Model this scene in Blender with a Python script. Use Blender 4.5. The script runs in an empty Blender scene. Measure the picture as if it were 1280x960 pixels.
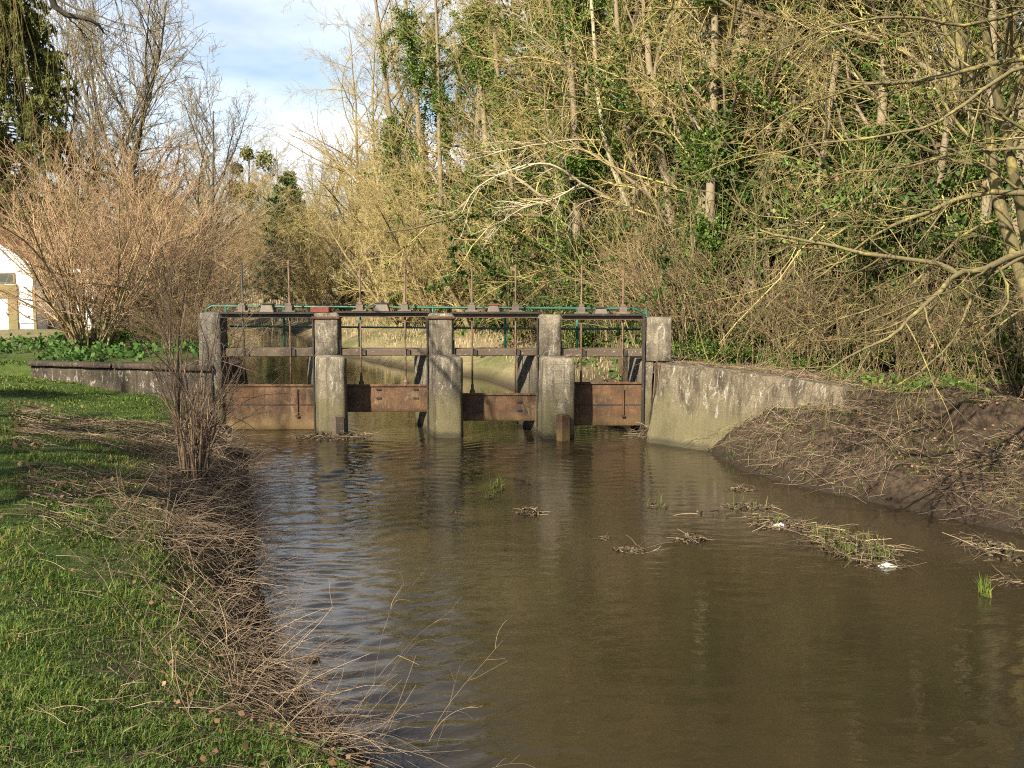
import bpy, bmesh, math, random
import numpy as np
from mathutils import Vector, noise as mnoise

R = math.radians
SC = bpy.context.scene
COL = SC.collection
rng = np.random.default_rng(7)
random.seed(7)

# ------------------------------------------------------------------ camera, sky, sun, exposure
F_PX, HORIZON, EYE = 1250.0, 345.0, 3.2          # focal length and horizon row of the 1280x960 photograph, eye height over the water
PITCH = math.atan((480 - HORIZON) / F_PX)
cam_data = bpy.data.cameras.new('camera')
cam = bpy.data.objects.new('camera', cam_data); COL.objects.link(cam)
cam_data.sensor_width = 36.0
cam_data.lens = 36.0 * F_PX / 1280.0
cam_data.clip_start, cam_data.clip_end = 0.05, 6000
cam.location = (0, 0, EYE)
cam.rotation_euler = (math.pi / 2 - PITCH, 0, 0)
SC.camera = cam

SUN_AZ, SUN_EL = R(212), R(36)                    # from behind the camera, over its left shoulder
world = bpy.data.worlds.new('World'); SC.world = world; world.use_nodes = True
wt = world.node_tree; wt.nodes.clear()
w_out = wt.nodes.new('ShaderNodeOutputWorld'); w_bg = wt.nodes.new('ShaderNodeBackground')
w_sky = wt.nodes.new('ShaderNodeTexSky'); w_sky.sky_type = 'NISHITA'; w_sky.sun_disc = False
w_sky.sun_elevation, w_sky.sun_rotation = SUN_EL, SUN_AZ
w_sky.air_density, w_sky.dust_density, w_sky.ozone_density = 1.0, 1.0, 1.0
w_co = wt.nodes.new('ShaderNodeTexCoord'); w_sep = wt.nodes.new('ShaderNodeSeparateXYZ')
wt.links.new(w_co.outputs['Generated'], w_sep.inputs[0])
def w_math(op, a, b):
    n = wt.nodes.new('ShaderNodeMath'); n.operation = op
    for i, v in enumerate((a, b)):
        if isinstance(v, (int, float)): n.inputs[i].default_value = v
        else: wt.links.new(v, n.inputs[i])
    return n.outputs[0]
w_h = w_math('ADD', w_math('MAXIMUM', w_sep.outputs[2], 0.0), 0.16)
w_comb = wt.nodes.new('ShaderNodeCombineXYZ')
wt.links.new(w_math('DIVIDE', w_sep.outputs[0], w_h), w_comb.inputs[0])
wt.links.new(w_math('DIVIDE', w_sep.outputs[1], w_h), w_comb.inputs[1])
w_comb.inputs[2].default_value = 3.3
w_no = wt.nodes.new('ShaderNodeTexNoise'); w_no.inputs['Scale'].default_value = 0.85
w_no.inputs['Detail'].default_value = 8; w_no.inputs['Roughness'].default_value = 0.52
wt.links.new(w_comb.outputs[0], w_no.inputs['Vector'])
w_ramp = wt.nodes.new('ShaderNodeValToRGB')
w_ramp.color_ramp.elements[0].position, w_ramp.color_ramp.elements[1].position = 0.40, 0.66
wt.links.new(w_math('SUBTRACT', w_no.outputs['Fac'], w_math('MULTIPLY', w_math('MAXIMUM', w_math('SUBTRACT', w_sep.outputs[2], 0.25), 0.0), 0.45)), w_ramp.inputs[0])
w_mix = wt.nodes.new('ShaderNodeMix'); w_mix.data_type = 'RGBA'
wt.links.new(w_ramp.outputs[0], w_mix.inputs['Factor'])
wt.links.new(w_sky.outputs[0], w_mix.inputs['A'])
w_mix.inputs['B'].default_value = (8.0, 8.3, 8.8, 1)
wt.links.new(w_mix.outputs['Result'], w_bg.inputs['Color'])
w_bg.inputs['Strength'].default_value = 0.056
wt.links.new(w_bg.outputs[0], w_out.inputs['Surface'])

sun_data = bpy.data.lights.new('sun', 'SUN'); sun = bpy.data.objects.new('sun', sun_data); COL.objects.link(sun)
sun_data.energy, sun_data.angle, sun_data.color = 4.3, R(0.53), (1.0, 0.90, 0.70)
sun_dir = Vector((math.sin(SUN_AZ) * math.cos(SUN_EL), math.cos(SUN_AZ) * math.cos(SUN_EL), math.sin(SUN_EL)))
sun.rotation_euler = sun_dir.to_track_quat('Z', 'Y').to_euler()
sun.location = sun_dir * 60
SC.view_settings.view_transform = 'Standard'; SC.view_settings.look = 'None'
SC.view_settings.exposure, SC.view_settings.gamma = 1.62, 1.0
SC.render.engine = 'CYCLES'
SC.cycles.filter_width = 1.1; SC.cycles.use_denoising = False; SC.cycles.max_bounces = 6; SC.cycles.diffuse_bounces = 3; SC.cycles.glossy_bounces = 3
SC.cycles.transmission_bounces = 3; SC.cycles.transparent_max_bounces = 6

# ------------------------------------------------------------------ measuring from the photograph
cp, sp = math.cos(PITCH), math.sin(PITCH)
def ray(px, py):
    a, b = (px - 640) / F_PX, (480 - py) / F_PX
    return np.array([a, cp + b * sp, -sp + b * cp])
def at_y(px, py, y):
    d = ray(px, py); t = y / d[1]
    return np.array([d[0] * t, y, EYE + d[2] * t])
def at_z(px, py, z=0.0):
    d = ray(px, py); t = (z - EYE) / d[2]
    return np.array([d[0] * t, d[1] * t, z])

# ------------------------------------------------------------------ mesh helpers
def link(o, parent=None):
    COL.objects.link(o)
    if parent is not None: o.parent = parent
    return o
def tag(o, label=None, cat=None, group=None, kind=None):
    if label: o['label'] = label
    if cat: o['category'] = cat
    if group: o['group'] = group
    if kind: o['kind'] = kind
    return o
def thing(name, label, cat, loc=(0, 0, 0), group=None):
    o = bpy.data.objects.new(name, None); COL.objects.link(o)
    o.location = loc; o.empty_display_size = 0.3
    return tag(o, label, cat, group)
def make_mesh(name, verts, faces, mat, smooth=False, attr=None):
    """faces: list of numpy index arrays (n x 3 or n x 4), or list of tuples"""
    me = bpy.data.meshes.new(name)
    verts = np.asarray(verts, np.float32)
    if isinstance(faces, list) and len(faces) and isinstance(faces[0], np.ndarray):
        faces = [f for f in faces if len(f)]
        loops = np.concatenate([f.ravel() for f in faces]).astype(np.int32)
        tot = np.concatenate([np.full(len(f), f.shape[1], np.int32) for f in faces])
        start = np.concatenate([[0], np.cumsum(tot)[:-1]]).astype(np.int32)
        me.vertices.add(len(verts)); me.vertices.foreach_set('co', verts.ravel())
        me.loops.add(len(loops)); me.loops.foreach_set('vertex_index', loops)
        me.polygons.add(len(tot)); me.polygons.foreach_set('loop_start', start); me.polygons.foreach_set('loop_total', tot)
        me.update(calc_edges=True)
    else:
        me.from_pydata([tuple(map(float, v)) for v in verts], [], [tuple(f) for f in faces]); me.update()
    if smooth: me.polygons.foreach_set('use_smooth', np.ones(len(me.polygons), bool))
    if attr is not None:
        a = me.attributes.new('tone', 'FLOAT', 'POINT'); a.data.foreach_set('value', np.asarray(attr, np.float32))
    for m in (mat if isinstance(mat, (list, tuple)) else [mat]): me.materials.append(m)
    return me
def obj(name, me, parent=None):
    return link(bpy.data.objects.new(name, me), parent)

class MB:
    """collects boxes, bars and tubes and links them as one mesh object; coordinates are world ones, moved into the thing's frame"""
    def __init__(s): s.v, s.f = [], []
    def add(s, v, f):
        n = len(s.v); s.v += [tuple(map(float, p)) for p in v]; s.f += [tuple(i + n for i in q) for q in f]; return s
    def prism(s, low, high):
        n = len(low)
        return s.add(list(low) + list(high), [tuple(range(n))[::-1], tuple(range(n, 2 * n))] + [(i, (i + 1) % n, n + (i + 1) % n, n + i) for i in range(n)])
    def box(s, x0, x1, y0, y1, z0, z1):
        return s.prism([(x0, y0, z0), (x1, y0, z0), (x1, y1, z0), (x0, y1, z0)], [(x0, y0, z1), (x1, y0, z1), (x1, y1, z1), (x0, y1, z1)])
    def bar(s, a, b, w, h):
        """box bar from a to b: width w horizontally, height h"""
        a, b = np.array(a, float), np.array(b, float); d = b - a; u = np.cross(d, (0, 0, 1.0))
        if np.linalg.norm(u) < 1e-6: u = np.array((1.0, 0, 0))
        u = u / np.linalg.norm(u) * w / 2; k = np.cross(u, d); k = k / np.linalg.norm(k) * h / 2
        q = [-u - k, u - k, u + k, -u + k]
        return s.prism([a + e for e in q], [b + e for e in q])
    def tube(s, pts, r, sides=8, cap=True):
        pts = [Vector(p) for p in pts]; rs = r if isinstance(r, (list, tuple)) else [r] * len(pts)
        v, f = [], []; ref = None
        for i, p in enumerate(pts):
            t = (pts[min(i + 1, len(pts) - 1)] - pts[max(i - 1, 0)]).normalized()
            if ref is None: ref = Vector((0, 0, 1)) if abs(t.z) < .9 else Vector((1, 0, 0))
            u = t.cross(ref).normalized(); w = u.cross(t); ref = w
            for k in range(sides):
                a = 2 * math.pi * k / sides; v.append(p + (u * math.cos(a) + w * math.sin(a)) * rs[i])
        for i in range(len(pts) - 1):
            for k in range(sides):
                f.append((i * sides + k, i * sides + (k + 1) % sides, (i + 1) * sides + (k + 1) % sides, (i + 1) * sides + k))
        if cap: f.append(tuple(range(sides))[::-1]); f.append(tuple(range((len(pts) - 1) * sides, len(pts) * sides)))
        return s.add(v, f)
    def build(s, name, mat, parent=None, bevel=0.0, rough=0.0, cuts=0, smooth=False, seed=0):
        off = Vector((0, 0, 0)); p = parent
        while p is not None: off += p.location; p = p.parent
        bm = bmesh.new()
        vs = [bm.verts.new(Vector(v) - off) for v in s.v]
        for f in s.f: bm.faces.new([vs[i] for i in f])
        bmesh.ops.recalc_face_normals(bm, faces=bm.faces)
        if bevel: bmesh.ops.bevel(bm, geom=list(bm.edges), offset=bevel, segments=1, affect='EDGES', profile=0.5)
        if cuts:
            for _ in range(cuts):
                e = [e for e in bm.edges if e.calc_length() > 0.12]
                if e: bmesh.ops.subdivide_edges(bm, edges=e, cuts=1, use_grid_fill=True)
            bmesh.ops.triangulate(bm, faces=[f for f in bm.faces if len(f.verts) > 4])
        if rough:
            bm.normal_update()
            for v in bm.verts:
                q = (v.co + off)
                n = mnoise.noise(q * 2.3 + Vector((seed * 7.1, 0, 0))) * .6 + mnoise.noise(q * 6.7 + Vector((0, seed * 3.3, 0))) * .4 + mnoise.noise(q * 17) * .25
                v.co += v.normal * n * rough
        me = bpy.data.meshes.new(name); bm.to_mesh(me); bm.free()
        if smooth: me.polygons.foreach_set('use_smooth', np.ones(len(me.polygons), bool))
        me.materials.append(mat)
        return obj(name, me, parent)

# ------------------------------------------------------------------ materials
class NT:
    def __init__(s, name):
        s.m = bpy.data.materials.new(name); s.m.use_nodes = True; s.t = s.m.node_tree
        s.b = s.t.nodes['Principled BSDF']; s.co = s.t.nodes.new('ShaderNodeTexCoord')
    def set(s, n, i, v):
        if v is None: return
        if isinstance(v, bpy.types.NodeSocket): s.t.links.new(v, n.inputs[i])
        elif isinstance(v, tuple) and len(v) == 3 and n.inputs[i].type == 'RGBA': n.inputs[i].default_value = (*v, 1)
        else: n.inputs[i].default_value = v
    def noise(s, scale, detail=5, rough=.55, vec=None, stretch=None, dist=0.0, out='Fac', space='Object'):
        v = vec or s.co.outputs[space]
        if stretch:
            m = s.t.nodes.new('ShaderNodeMapping'); m.inputs['Scale'].default_value = stretch; s.set(m, 'Vector', v); v = m.outputs[0]
        n = s.t.nodes.new('ShaderNodeTexNoise'); s.set(n, 'Vector', v)
        n.inputs['Scale'].default_value, n.inputs['Detail'].default_value, n.inputs['Roughness'].default_value = scale, detail, rough
        n.inputs['Distortion'].default_value = dist
        return n.outputs[out]
    def ramp(s, fac, *stops):
        r = s.t.nodes.new('ShaderNodeValToRGB'); s.set(r, 0, fac); e = r.color_ramp.elements
        while len(e) < len(stops): e.new(0.5)
        for q, (p, c) in zip(e, stops):
            q.position = p; q.color = (c, c, c, 1) if isinstance(c, (int, float)) else (*c, 1)
        return r.outputs[0]
    def mix(s, fac, a, b, blend='MIX'):
        n = s.t.nodes.new('ShaderNodeMix'); n.data_type = 'RGBA'; n.blend_type = blend
        s.set(n, 'Factor', fac); s.set(n, 'A', a); s.set(n, 'B', b); return n.outputs['Result']
    def math(s, op, a, b=0.0):
        n = s.t.nodes.new('ShaderNodeMath'); n.operation = op; s.set(n, 0, a); s.set(n, 1, b); return n.outputs[0]
    def pos(s, axis):
        g = s.t.nodes.new('ShaderNodeNewGeometry'); p = s.t.nodes.new('ShaderNodeSeparateXYZ'); s.set(p, 0, g.outputs['Position']); return p.outputs[axis]
    def wpos(s):
        return s.t.nodes.new('ShaderNodeNewGeometry').outputs['Position']
    def rand(s): return s.t.nodes.new('ShaderNodeObjectInfo').outputs['Random']
    def attr(s, name='tone'):
        a = s.t.nodes.new('ShaderNodeAttribute'); a.attribute_name = name; return a.outputs['Fac']
    def bump(s, h, strength, dist=.02):
        n = s.t.nodes.new('ShaderNodeBump'); s.set(n, 'Height', h); n.inputs['Strength'].default_value = strength; n.inputs['Distance'].default_value = dist
        s.set(s.b, 'Normal', n.outputs[0]); return s
    def done(s, col, rough=.85, spec=.3, metal=0.0):
        s.set(s.b, 'Base Color', col); s.set(s.b, 'Roughness', rough); s.set(s.b, 'Specular IOR Level', spec); s.set(s.b, 'Metallic', metal); return s.m
    def leafy(s, col, rough=.5, trans=.35, spec=.3):
        """leaf surface that lets some light through"""
        s.done(col, rough, spec)
        tr = s.t.nodes.new('ShaderNodeBsdfTranslucent'); s.set(tr, 'Color', col)
        mx = s.t.nodes.new('ShaderNodeMixShader'); mx.inputs[0].default_value = trans
        s.t.links.new(s.b.outputs[0], mx.inputs[1]); s.t.links.new(tr.outputs[0], mx.inputs[2])
        s.t.links.new(mx.outputs[0], s.t.nodes['Material Output'].inputs['Surface']); return s.m

def m_concrete(name, a=(.36, .33, .27), b=(.17, .15, .12), dark=(.055, .048, .04), moss=True, whiten=.5):
    n = NT(name); w = n.wpos()
    c = n.mix(n.ramp(n.noise(1.7, 6, .62, w), (.34, 0), (.66, 1)), b, a)
    c = n.mix(n.ramp(n.noise(5, 8, .7, w, (1, 1, .35)), (.47, 0), (.62, .9)), c, dark)
    c = n.mix(n.ramp(n.noise(26, 5, .7, w), (.48, 0), (.62, .75)), c, b)
    c = n.mix(n.ramp(n.noise(14, 6, .75, w), (.60, 0), (.68, .8)), c, a)
    c = n.mix(n.math('MULTIPLY', n.ramp(n.noise(9, 6, .7, w, (1, 1, .3), 1.0), (.56, 0), (.66, 1)), whiten), c, (.62, .60, .54))
    c = n.mix(n.ramp(n.noise(42, 3, .6, w), (.65, 0), (.70, .8)), c, (.50, .48, .40))
    c = n.mix(n.ramp(n.noise(3.5, 5, .6, w, (3, 3, .12), .4), (.54, 0), (.66, .65)), c, dark)
    c = n.mix(n.ramp(n.noise(75, 2, .5, w), (.58, 0), (.65, .9)), c, dark)
    fl = n.math('FRACT', n.math('ADD', n.math('MULTIPLY', n.pos(2), 2.7), n.math('MULTIPLY', n.noise(2, 2, .5, w), .06)))
    c = n.mix(n.math('MULTIPLY', n.ramp(fl, (.0, 1), (.05, 0)), n.ramp(n.noise(3, 3, .6, w), (.4, .15), (.6, .75))), c, dark)
    if moss:
        z = n.math('ADD', n.pos(2), n.math('MULTIPLY', n.noise(3, 5, .6, w), -1.2))
        c = n.mix(n.ramp(z, (0.0, .8), (.42, 0)), c, (.12, .105, .055))
        z2 = n.math('ADD', n.pos(2), n.math('MULTIPLY', n.noise(4, 3, .6, w), .12))
        c = n.mix(n.ramp(z2, (.12, .85), (.2, 0)), c, (.05, .045, .03))
    h = n.math('ADD', n.noise(30, 8, .7, w), n.math('MULTIPLY', n.noise(120, 3, .6, w), .6))
    return n.bump(h, .7, .02).done(c, .92, .2)
def m_rust(name, hue=0):
    n = NT(name); w = n.wpos()
    c = n.mix(n.ramp(n.noise(2.2, 7, .66, w, (1, 1, 1.4)), (.35, 0), (.65, 1)), (.044, .026, .018), (.122, .064, .031))
    c = n.mix(n.ramp(n.noise(5, 6, .7, w, (1, 1, .5), 1.2), (.52, 0), (.66, .85)), c, (.16, .11, .06))
    c = n.mix(n.ramp(n.noise(9, 6, .7, w, (2.6, 1, .18)), (.52, 0), (.66, .85)), c, (.05, .03, .022))
    c = n.mix(n.ramp(n.noise(60, 3, .6, w), (.62, 0), (.7, .6)), c, (.33, .2, .12))
    z = n.math('ADD', n.pos(2), n.math('MULTIPLY', n.noise(6, 4, .6, w, (1, 1, .2)), .1))
    c = n.mix(n.ramp(z, (.12, .55), (.45, 0)), c, (.20, .14, .06))
    return n.bump(n.noise(45, 8, .7, w), .5, .012).done(c, .8, .3)
def m_paint(name, col, worn=(.10, .06, .04), rough=.45, amt=.62):
    n = NT(name); w = n.wpos()
    c = n.mix(n.ramp(n.noise(14, 6, .7, w), (amt, 0), (amt + .08, 1)), col, worn)
    return n.bump(n.noise(60, 4, .6, w), .3, .004).done(c, rough, .4)
def m_wood(name, a, b):
    n = NT(name); w = n.wpos()
    c = n.mix(n.noise(6, 7, .7, w, (.5, 6, 6)), a, b)
    c = n.mix(n.ramp(n.noise(16, 5, .7, w), (.60, 0), (.68, .8)), c, (.32, .30, .25))
    return n.bump(n.noise(30, 6, .7, w, (.4, 4, 4)), .5, .01).done(c, .9, .2)
def m_bark(name, a, b, lichen=None, amt=.5, scale=3.0):
    n = NT(name)
    c = n.mix(n.noise(scale, 6, .65), a, b)
    c = n.mix(n.math('MULTIPLY', n.rand(), .35), c, tuple(x * .6 for x in b))
    if lichen: c = n.mix(n.ramp(n.noise(scale * 2.2, 5, .7), (amt, 0), (amt + .15, .9)), c, lichen)
    c = n.mix(1.0, c, n.ramp(n.attr(), (0.0, .38), (.42, 1.0), (1.0, 1.0)), 'MULTIPLY')
    c = n.mix(n.ramp(n.attr(), (.62, 0), (1.0, .55)), c, tuple(min(.62, x * 1.45) for x in a))
    return n.bump(n.noise(28, 6, .7, stretch=(1, 1, .25)), .6, .02).done(c, .9, .15)
def m_leaf(name, a, b, c_, rough=.45, trans=.3, spec=.4):
    n = NT(name)
    c = n.ramp(n.attr(), (0.0, a), (.55, b), (1.0, c_))
    c = n.mix(n.ramp(n.noise(.6, 3, .6), (.35, 0), (.7, .5)), c, a)
    return n.leafy(c, rough, trans, spec)

M = {}
M['concrete'] = m_concrete('pier_concrete', (.29, .25, .185), (.12, .098, .072))
M['wall_concrete'] = m_concrete('wing_wall_concrete', (.215, .18, .125), (.10, .08, .056), (.038, .03, .022), True, .4)
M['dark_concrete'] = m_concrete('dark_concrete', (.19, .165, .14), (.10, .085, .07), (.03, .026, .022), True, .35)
M['coping'] = m_concrete('coping_concrete', (.085, .06, .044), (.045, .034, .026), (.03, .024, .02), False, .15)  # brown coping, darkened further to carry the shade over the garden wall
M['rust'] = m_rust('rusty_steel')
M['steel'] = m_paint('grey_steel', (.10, .09, .075), (.17, .10, .06), .6, .50)
M['dark_steel'] = m_paint('dark_steel', (.025, .022, .02), (.11, .06, .035), .55, .56)
M['green'] = m_paint('green_paint', (.012, .085, .060), (.03, .025, .02), .4, .58)
M['red'] = m_paint('red_paint', (.20, .05, .035), (.10, .05, .03), .6, .56)
M['beam_wood'] = m_wood('old_timber', (.055, .040, .030), (.125, .095, .070))
M['rod'] = m_paint('rod_steel', (.13, .075, .045), (.06, .04, .028), .6, .5)
M['bark_tan'] = m_bark('tan_bark', (.30, .235, .125), (.16, .115, .065), (.36, .32, .14), .52)
M['bark_grey'] = m_bark('grey_bark', (.20, .17, .125), (.10, .08, .06), (.26, .25, .15), .55)
M['bark_dark'] = m_bark('dark_bark', (.085, .07, .055), (.14, .115, .085), (.17, .17, .08), .56)
M['bark_lichen'] = m_bark('lichen_bark', (.19, .16, .075), (.09, .074, .045), (.29, .25, .085), .50, 2.0)
M['bark_poplar'] = m_bark('trunk_bark', (.30, .245, .165), (.15, .115, .08), (.22, .22, .11), .58)
M['bark_pale'] = m_bark('pale_bark', (.52, .46, .34), (.36, .30, .20), (.46, .43, .22), .56)
M['twig_shade'] = m_bark('shaded_twigs', (.12, .09, .055), (.07, .05, .035), None, .5, .7)  # twig colour with the inner shade of the wood put into it
M['twig_tan'] = m_bark('tan_twigs', (.47, .375, .165), (.30, .225, .095), (.45, .41, .13), .55, .7)
M['twig_yellow'] = m_bark('yellow_twigs', (.36, .285, .12), (.25, .18, .07), (.42, .36, .11), .5, .7)
M['twig_pink'] = m_bark('reddish_twigs', (.46, .30, .185), (.33, .21, .13), (.50, .36, .20), .5, .7)
M['twig_brown'] = m_bark('brown_twigs', (.25, .18, .10), (.14, .10, .058), None, .5, .7)
M['twig_grey'] = m_bark('grey_twigs', (.28, .23, .155), (.18, .145, .10), (.33, .30, .18), .55, .5)
M['stem_shrub'] = m_bark('bank_shrub_bark', (.25, .175, .115), (.13, .09, .062), (.32, .24, .15), .55, 3.0)
M['ivy'] = m_leaf('ivy_leaf', (.030, .064, .010), (.10, .17, .024), (.24, .30, .055), .5, .2, .25)
M['ivy_dark'] = m_leaf('dark_ivy_leaf', (.022, .046, .010), (.058, .105, .018), (.13, .18, .035), .5, .2, .22)  # naturally dark ivy; its darkness also stands in for shade in the right wood
M['needles'] = m_leaf('spruce_needles', (.075, .088, .026), (.145, .155, .045), (.23, .23, .07), .6, .35, .15)
M['thuja'] = m_leaf('cypress_leaf', (.020, .055, .020), (.045, .11, .036), (.085, .16, .05), .6, .25, .15)
M['mistletoe'] = m_leaf('mistletoe_leaf', (.10, .11, .03), (.17, .17, .045), (.24, .22, .06), .6, .2, .2)
M['grass'] = m_leaf('grass_blade', (.040, .082, .010), (.100, .165, .022), (.32, .27, .09), .55, .35, .3)
M['straw'] = m_leaf('dry_straw', (.11, .078, .056), (.29, .212, .145), (.56, .44, .29), .8, .2, .15)
M['reed'] = m_leaf('dry_reed', (.23, .18, .105), (.38, .305, .18), (.54, .45, .28), .8, .25, .15)
M['dead_leaf'] = m_leaf('dead_leaf', (.10, .055, .032), (.20, .115, .065), (.36, .24, .14), .8, .15, .15)
M['cover'] = m_leaf('ground_plant_leaf', (.03, .07, .015), (.07, .14, .03), (.15, .23, .06), .6, .3, .2)
M['debris'] = m_leaf('wet_debris', (.035, .026, .018), (.16, .115, .07), (.46, .36, .22), .7, .05, .25)
M['foam'] = NT('foam').done((.50, .49, .45), .6, .3)
_n = NT('house_render'); M['house_white'] = _n.bump(_n.noise(40, 4), .3, .01).done(_n.mix(_n.noise(1.5, 5), (.80, .83, .88), (.70, .73, .77)), .9, .2)
_n = NT('roof_tile'); M['roof_tile'] = _n.done(_n.mix(_n.noise(3, 6, .7, _n.wpos()), (.22, .085, .05), (.11, .05, .035)), .9, .2)
_n = NT('window_glass'); M['glass'] = _n.done((.05, .06, .06), .08, .6)
_n = NT('olive_board'); M['olive'] = _n.done(_n.mix(_n.noise(4, 5), (.14, .12, .05), (.2, .16, .08)), .9, .2)

# ------------------------------------------------------------------ terrain
def vnoise(x, y, s, seed=0):
    """smooth value noise in numpy"""
    x, y = np.asarray(x, float) * s, np.asarray(y, float) * s
    xi, yi = np.floor(x), np.floor(y); fx, fy = x - xi, y - yi
    fx, fy = fx * fx * (3 - 2 * fx), fy * fy * (3 - 2 * fy)
    def h(a, b):
        q = np.sin(a * 127.1 + b * 311.7 + seed * 74.7) * 43758.5453
        return q - np.floor(q)
    return (h(xi, yi) * (1 - fx) + h(xi + 1, yi) * fx) * (1 - fy) + (h(xi, yi + 1) * (1 - fx) + h(xi + 1, yi + 1) * fx) * fy
def zpx(*pts): return [tuple(at_z(a, b)[:2]) for a, b in pts]
LEFT = [(40, -2), (20, 0), (8, 2.0), (4, 3.0), (1.5, 4.0), (0.2, 5.2)] + zpx((470, 955), (415, 900), (352, 830), (338, 770), (322, 715), (322, 650), (314, 600), (310, 570), (292, 551)) + \
       [(-5.75, 20.3), (-5.9, 22.3), (-7.0, 25), (-9.2, 31), (-12.4, 37), (-17.5, 45), (-24, 53), (-32, 60), (-60, 74)]
RIGHT = [(-60, 92), (-36, 80)] + zpx((272, 402), (350, 409), (393, 426), (425, 443), (515, 463), (600, 472), (655, 492)) + [(1.6, 23.5), (2.5, 21.4), (2.55, 19.3)] + \
        zpx((868, 553), (882, 562), (930, 588), (985, 604), (1050, 619), (1110, 631), (1180, 647), (1280, 668)) + [(8.6, 10.2), (12, 7.4), (20, 4.5), (40, 3)]
POLY = np.array(LEFT + RIGHT)
def seg_dist(x, y, chain):
    c = np.array(chain); best = np.full(x.shape, 1e9)
    for (ax, ay), (bx, by) in zip(c[:-1], c[1:]):
        dx, dy = bx - ax, by - ay
        t = np.clip(((x - ax) * dx + (y - ay) * dy) / (dx * dx + dy * dy), 0, 1)
        np.minimum(best, np.hypot(x - ax - t * dx, y - ay - t * dy), out=best)
    return best
def in_river(x, y):
    c = np.zeros(x.shape, bool)
    px, py = POLY[:, 0], POLY[:, 1]; j = len(POLY) - 1
    for i in range(len(POLY)):
        if py[i] != py[j]:
            m = ((py[i] > y) != (py[j] > y)) & (x < (px[j] - px[i]) * (y - py[i]) / (py[j] - py[i]) + px[i])
            c ^= m
        j = i
    return c
def sides(x, y):
    """(distance to the left bank line, distance to the right bank line, inside the river)"""
    x, y = np.asarray(x, float), np.asarray(y, float)
    return seg_dist(x, y, LEFT), seg_dist(x, y, RIGHT), in_river(x, y)
W_A, W_B = np.array((2.75, 19.15)), np.array((5.5, 16.5))          # right wing wall, from the abutment into the bank
WL_A, WL_B = np.array((-6.2, 20.55)), np.array((-10.6, 21.9))      # left wing wall
def gz(x, y, s=None):
    x, y = np.asarray(x, float), np.asarray(y, float)
    dl, dr, ins = s if s is not None else sides(x, y)
    n = vnoise(x, y, .55, 1) * .6 + vnoise(x, y, 1.7, 2) * .3 + vnoise(x, y, 5.1, 3) * .12
    left = np.interp(dl, [0, .4, 1.0, 2.0, 4.0, 8.0, 20], [-.03, .40, .88, 1.16, 1.36, 1.45, 1.35])
    left = left * (1 - .42 * np.clip((y - 11) / 6.5, 0, 1) * np.clip((7.5 - dl) / 5, 0, 1))
    left = left * (1 - .22 * np.clip((9.5 - y) / 3, 0, 1) * np.clip((3 - dl) / 2, 0, 1))
    right = np.interp(dr, [0, .25, .6, 1.3, 2.4, 4.0, 8.0, 20], [-.03, .26, .42, .62, .95, 1.2, 1.35, 1.3])
    up = np.interp(np.minimum(dl, dr), [0, .5, 1.5, 3, 8], [-.03, .35, .7, .9, 1.05])
    lf = np.where(dl < dr, left, right)
    k = np.clip((y - 20.6) / 2.2, 0, 1)
    out = lf * (1 - k) + np.maximum(up, 0) * k
    behind_l = (y > 20.80 - .307 * (x + 6.2)) & (x < -6.0) & (y < 40)
    out = np.where(behind_l & (x > -40), np.maximum(out, 1.27 - np.clip((y - 24) / 30, 0, 1) * .25), out)
    wx = (x - W_A[0]) / (W_B[0] - W_A[0])
    yw = W_A[1] + wx * (W_B[1] - W_A[1])
    back = (x > 2.85) & (y > yw + .2) & (x < 14)
    out = np.where(back, np.maximum(out, np.where(wx < 1, 1.42 - wx * .12, 1.3 - .04 * (x - 5.5))), out)
    along_ = np.clip(((x - W_A[0]) * .714 - (y - W_A[1]) * .70) / 3.82, -.2, 1.6); perp = -((x - W_A[0]) * .70 + (y - W_A[1]) * .714)
    ramp = np.interp(along_, [.20, .36, .7, .95, 1.2], [.03, .66, .95, 1.10, 1.15]) - .24 * np.maximum(perp, 0) - 1.2 * np.maximum(along_ - 1.2, 0)
    front = (x > 2.6) & (x < 9) & (y < 19.6) & (y > 10) & (perp > -.35)
    out = np.where(front, np.maximum(out, np.minimum(ramp, .02 + .42 * np.clip(dr / .35, 0, 1) + .80 * np.maximum(dr - .35, 0))), out)
    out = out + (n - .5) * .16 * np.clip(np.minimum(dl, dr) * 1.5, .15, 1)
    out = out + ((vnoise(x, y, 3.1, 61) - .5) * .20 + (vnoise(x, y, 7.5, 62) - .5) * .09) * np.clip(dr * 2, 0, 1) * (dr < dl) * np.clip((20.5 - y) / 2, 0, 1)
    bed = -np.interp(np.minimum(dl, dr), [0, .5, 2, 5], [.03, .22, .5, .9])
    return np.where(ins, bed, out)
def ground_at(px, py):
    """where the sight line through a pixel of the photograph meets the ground"""
    d = ray(px, py); t = np.concatenate([np.arange(2, 40, .03), np.arange(40, 200, .3)]); p = np.array([0, 0, EYE]) + t[:, None] * d
    i = np.argmax(p[:, 2] < np.maximum(gz(p[:, 0], p[:, 1]), 0)); return p[i]
def axis(lo, hi, step, far, growth=1.16):
    a = list(np.arange(lo, hi + step / 2, step)); s = step
    while a[-1] < far: s *= growth; a.append(a[-1] + s)
    s = step; b = [a[0]]
    while b[0] > -far: s *= growth; b.insert(0, b[0] - s)
    return np.array(b[:-1] + a)
gx_, gy_ = axis(-9, 9, .14, 2500), axis(2, 27, .14, 2500)
GX, GY = np.meshgrid(gx_, gy_)
GZ = gz(GX.ravel(), GY.ravel())
nx, ny = len(gx_), len(gy_)
ii = np.arange(nx * ny).reshape(ny, nx)
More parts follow.
